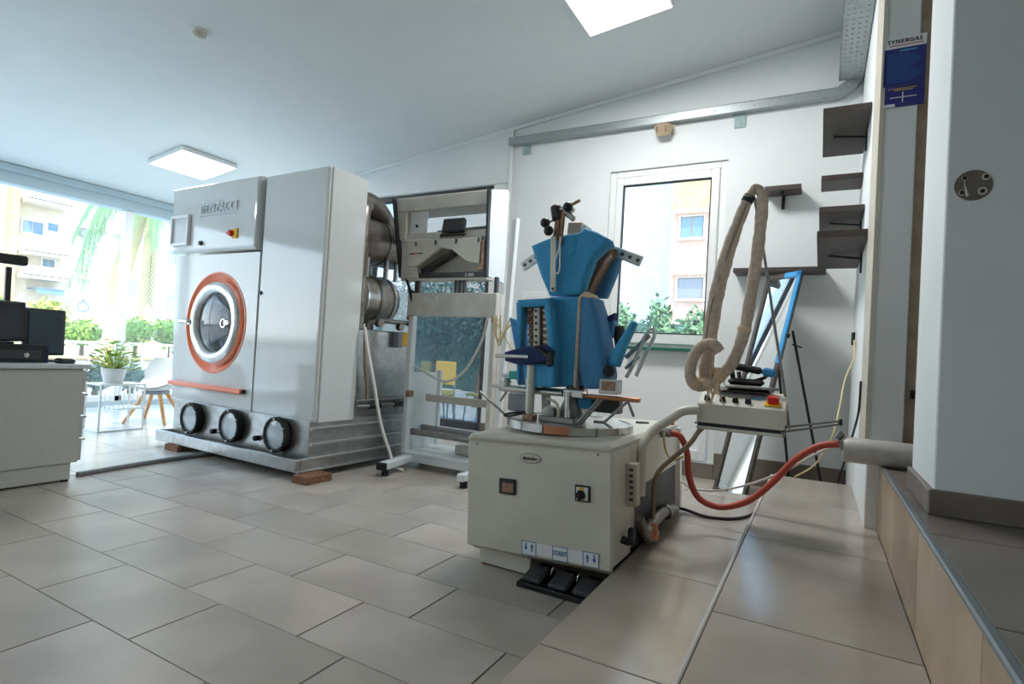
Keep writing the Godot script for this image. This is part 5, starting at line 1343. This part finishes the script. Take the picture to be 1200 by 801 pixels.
	part(q, "yellow_line", g().bx(-0.035, 0.035, 0.072, 0.076, 0.0, 0.001).bx(-0.06, 0.05, 0.080, 0.083, 0.0, 0.001), M.print_yellow)
	part(q, "pink_band", g().bx(-0.078, -0.03, 0.0, 0.014, 0.0, 0.001), M.print_white)
	# old fixture hole in the partition
	var h := thing("fixture_hole", "round bare patch with four screw holes on the partition", "wall patch", V(0.368, 1.461, -2.05))
	part(h, "bare_disc", g().lathe([[0, 0], [0.045, 0], [0.044, 0.0015], [0, 0.0015]], 28, face_z(V(0, 0.045, 0.0))), M.baseboard)
	for a in [[-0.021, 0.067, 0.0075], [0.028, 0.067, 0.011], [-0.026, 0.025, 0.009], [0.021, 0.026, 0.012]]:
		part(h, "plaster_ring", g().lathe([[0, 0.001], [a[2], 0.001], [a[2] - 0.001, 0.003], [0, 0.003]], 12, face_z(V(a[0], a[1], 0.0))), M.cream2)
		part(h, "screw_hole", g().lathe([[0, 0.002], [0.006, 0.002], [0.006, 0.004], [0, 0.004]], 10, face_z(V(a[0], a[1], 0.0))), M.black)
	part(h, "crack", g().tube([V(-0.021, 0.064, 0.0015), V(-0.02, 0.048, 0.0015), V(-0.017, 0.034, 0.0015), V(-0.011, 0.014, 0.0015)], [0.001, 0.0016, 0.003, 0.005], 6), M.cream2)
	# hooks on the jamb
	var hk := thing("coat_hook", "small black hook on the beige jamb", "hook", V(0.372, 0.84, -3.056))
	part(hk, "hook", g().tube(smooth([V(-0.01, 0.02, 0.0), V(0.01, 0.0, 0.03), V(0.03, -0.005, 0.04)], 4), 0.007, 6), M.black)
	part(hk, "base_plate", g().bx(-0.015, 0.005, 0.0, 0.04, -0.004, 0.004), M.black)

func tray_floor() -> Geo:
	# thin plate, x 0..0.156, running along +z with rows of punched holes
	var ge := g()
	var xs := [0.0, 0.02, 0.032, 0.055, 0.067, 0.09, 0.102, 0.125, 0.137, 0.156]
	var z := 0.0
	for k in 72:
		var z1 := z + 0.045
		var z2 := z1 + 0.015
		ge.bx(0.0, 0.156, 0.0, 0.002, z, z1)
		for q in 5:
			ge.bx(xs[2 * q], xs[2 * q + 1], 0.0, 0.002, z1, z2)
		z = z2
	return ge

# ---------------------------------------------------------------- service counter
func build_counter() -> void:
	var t := thing("service_counter", "pale grey service counter with drawers by the shop window", "counter", V(-4.0, 0, -1.78))
	part(t, "carcass", g().bx(-0.62, 0.0, 0.115, 0.69, 0.0, 1.9, 0.003), M.counter)
	part(t, "plinth", g().bx(-0.58, -0.012, 0.012, 0.115, 0.03, 1.9, 0.002), M.counter)
	part(t, "worktop", g().bx(-0.64, 0.02, 0.692, 0.718, -0.03, 1.92, 0.004), M.counter_top)
	part(t, "plinth_foot", g().lathe([[0, 0], [0.02, 0], [0.02, 0.012], [0, 0.012]], 12, Transform3D(Basis(), V(-0.03, 0, 0.05))), M.rubber)
	for k in 4:
		var d := part(t, "drawer", g().bx(-0.60, -0.004, 0.125 + 0.14 * k, 0.258 + 0.14 * k, -0.018, 0.0, 0.002), M.counter)
		part(d, "drawer_handle", g().bx(-0.45, -0.012, 0.244 + 0.14 * k, 0.256 + 0.14 * k, -0.04, -0.018, 0.003), M.chrome)
	# cash drawer and what stands on it
	var c := thing("cash_drawer", "black cash drawer on the service counter", "cash drawer", V(-4.22, 0.718, -1.32))
	part(c, "case", g().bx(-0.04, 0.06, 0.0, 0.108, -0.33, 0.36, 0.006), M.plastic_black)
	part(c, "drawer_front", g().bx(0.06, 0.068, 0.02, 0.075, -0.30, 0.34, 0.003), M.darkgrey)
	part(c, "lock", g().lathe([[0, 0], [0.016, 0], [0.014, 0.012], [0, 0.014]], 12, Transform3D(Basis(Vector3.BACK, -PI / 2), V(0.066, 0.045, -0.22))), M.chrome)
	part(c, "blue_edge", g().bx(0.0, 0.062, 0.0, 0.10, -0.336, -0.325, 0.002), M.navy)
	var m := thing("till_monitor", "black till touchscreen standing on the cash drawer", "monitor", V(-4.22, 0.826, -1.40), 14)
	part(m, "casing", g().box(V(0.0, 0.135, 0.0), V(0.03, 0.24, 0.34), 0.008, Basis(Vector3.BACK, 0.1)), M.plastic_black)
	part(m, "screen", g().box(V(0.0165, 0.135, 0.0), V(0.002, 0.20, 0.30), 0.0, Basis(Vector3.BACK, 0.1)), M.screen_off)
	part(m, "foot", g().bx(-0.03, 0.03, 0.0, 0.014, -0.10, 0.10, 0.004), M.plastic_black)
	var pd := thing("pole_display", "black customer display on a pole behind the till", "display", V(-4.20, 0.718, -1.43))
	part(pd, "pole", g().bar(V(-0.10, 0.0, -0.06), V(-0.10, 0.568, -0.05), 0.028, 0.028, 0.004), M.plastic_black)
	part(pd, "display_head", g().box(V(-0.09, 0.613, 0.02), V(0.06, 0.06, 0.30), 0.008, Basis(Vector3.UP, -0.05)), M.plastic_black)
	part(pd, "display_mark", g().bx(-0.059, -0.057, 0.613, 0.633, -0.08, -0.06), M.counter_top)
	var n := thing("flat_monitor", "dark flat monitor seen from behind at the counter end", "monitor", V(-4.33, 0.718, -1.69), 4)
	part(n, "casing", g().box(V(0.0, 0.185, 0.0), V(0.035, 0.295, 0.225), 0.008, Basis(Vector3.BACK, 0.04)), M.darkgrey)
	part(n, "back_plate", g().box(V(0.02, 0.185, 0.0), V(0.012, 0.26, 0.19), 0.004, Basis(Vector3.BACK, 0.04)), mat("#34444f", 0.35))
	part(n, "stand", g().bx(-0.06, 0.06, 0.0, 0.012, -0.08, 0.08, 0.004).bx(-0.015, 0.005, 0.0, 0.08, -0.025, 0.025, 0.003), M.plastic_black)
	var ph := thing("card_terminal", "small dark card terminal lying on the counter end", "card terminal", V(-4.12, 0.718, -1.725))
	part(ph, "shell", g().bx(-0.06, 0.04, 0.0, 0.028, -0.045, 0.035, 0.008), M.darkgrey)
	part(ph, "keypad", g().bx(-0.045, 0.02, 0.028, 0.031, -0.035, 0.025, 0.002), M.window_grey)

# ---------------------------------------------------------------- bright corner by the shop window
func build_front_corner() -> void:
	# plant stand
	var s := thing("plant_stand", "white wire plant stand near the shop window", "plant stand", V(-5.85, 0, -2.88))
	part(s, "top_shelf", g().bx(-0.14, 0.14, 0.425, 0.44, -0.20, 0.20, 0.003), M.white)
	part(s, "low_shelf", g().bx(-0.14, 0.14, 0.20, 0.212, -0.20, 0.04, 0.003), M.white)
	for a in [[-1, -1], [1, -1], [-1, 1], [1, 1]]:
		part(s, "leg", g().bx(a[0] * 0.13 - 0.007, a[0] * 0.13 + 0.007, 0.0, 0.43, a[1] * 0.19 - 0.007, a[1] * 0.19 + 0.007), M.white)
	part(s, "floor_ring", g().bx(-0.13, 0.13, 0.0, 0.012, -0.197, -0.185).bx(-0.13, 0.13, 0.0, 0.012, 0.185, 0.197).bx(0.124, 0.136, 0.0, 0.012, -0.19, 0.19), M.white)
	for k in 9:
		part(s, "wire", g().bx(0.128, 0.134, 0.21, 0.43, -0.17 + 0.04 * k, -0.166 + 0.04 * k), M.white)
	var p := thing("potted_plant", "green leafy plant in a pale conical pot", "potted plant", V(-5.85, 0.44, -2.85))
	part(p, "pot", g().lathe([[0, 0], [0.075, 0], [0.102, 0.13], [0.106, 0.142], [0.094, 0.142], [0.09, 0.11], [0, 0.11]], 28), M.pot)
	part(p, "soil", g().lathe([[0, 0.112], [0.092, 0.112], [0.08, 0.122], [0, 0.125]], 20), M.timber)
	for k in 110:
		var a := k * 2.39996
		var r := 0.03 + 0.10 * sqrt(k / 110.0)
		var hgt := 0.15 + 0.20 * (1.0 - k / 110.0) + 0.05 * sin(k * 1.7)
		var tip := V(cos(a) * r * 1.35, hgt, sin(a) * r * 1.35)
		var ge := g()
		var d := V(cos(a), 0.45, sin(a)).normalized()
		var sd := d.cross(Vector3.UP).normalized()
		var l := 0.055 + 0.02 * sin(k * 3.3)
		var n := sd.cross(d)
		ge.tube([V(cos(a) * 0.02, 0.12, sin(a) * 0.02), tip * 0.85 + V(0, 0.03, 0), tip], 0.002, 4)
		for sg in [-1.0, 1.0]:
			ge.quad(tip, tip + d * l * 0.35 + sd * sg * l * 0.42 + V(0, 0.006, 0), tip + d * l * 0.75 + sd * sg * l * 0.34, tip + d * l * 1.15 - V(0, 0.012, 0), n if n.y > 0 else -n)
		part(p, "leaf", ge, M.leaf if k % 3 else M.leaf_yellow)
	# white shell chairs on splayed wooden legs
	for a in [[V(-6.12, 0, -3.40), 35.0, "white shell chair with splayed wooden legs by the cleaning machine"], [V(-5.45, 0, -2.06), -60.0, "white shell chair with wooden legs behind the counter"]]:
		var c := thing("shell_chair", a[2], "chair", a[0], a[1], "white shell chairs")
		var seat := g()
		var prof := [[0.20, 0.37, 0.20], [0.12, 0.345, 0.22], [0.0, 0.335, 0.23], [-0.10, 0.345, 0.22], [-0.17, 0.40, 0.21], [-0.20, 0.50, 0.20], [-0.22, 0.60, 0.17], [-0.23, 0.66, 0.12]]
		for k in prof.size() - 1:
			for q in 8:
				var u0 := -1.0 + q / 4.0
				var u1 := -1.0 + (q + 1) / 4.0
				var pt := func(r: Array, u: float, off: float) -> Vector3:
					return V(r[2] * u, r[1] + 0.05 * u * u * (1.0 if r[1] < 0.42 else 0.3) + off, r[0] + (0.05 * u * u if r[1] > 0.42 else 0.0) + off * 0.4)
				for off in [0.0, -0.012]:
					seat.quad(pt.call(prof[k], u0, off), pt.call(prof[k], u1, off), pt.call(prof[k + 1], u1, off), pt.call(prof[k + 1], u0, off), V(0, 1, 0.6) * (1.0 if off == 0.0 else -1.0), 3 if off == 0.0 else 4)
		part(c, "seat_shell", seat, M.white)
		part(c, "seat_hub", g().bx(-0.10, 0.10, 0.295, 0.33, -0.10, 0.10, 0.01), M.window_grey)
		for sx in [-1, 1]:
			for sz in [-1, 1]:
				part(c, "leg", g().tube([V(sx * 0.07, 0.31, sz * 0.07), V(sx * 0.2, 0.0, sz * 0.2)], [0.021, 0.015], 10), M.beech)
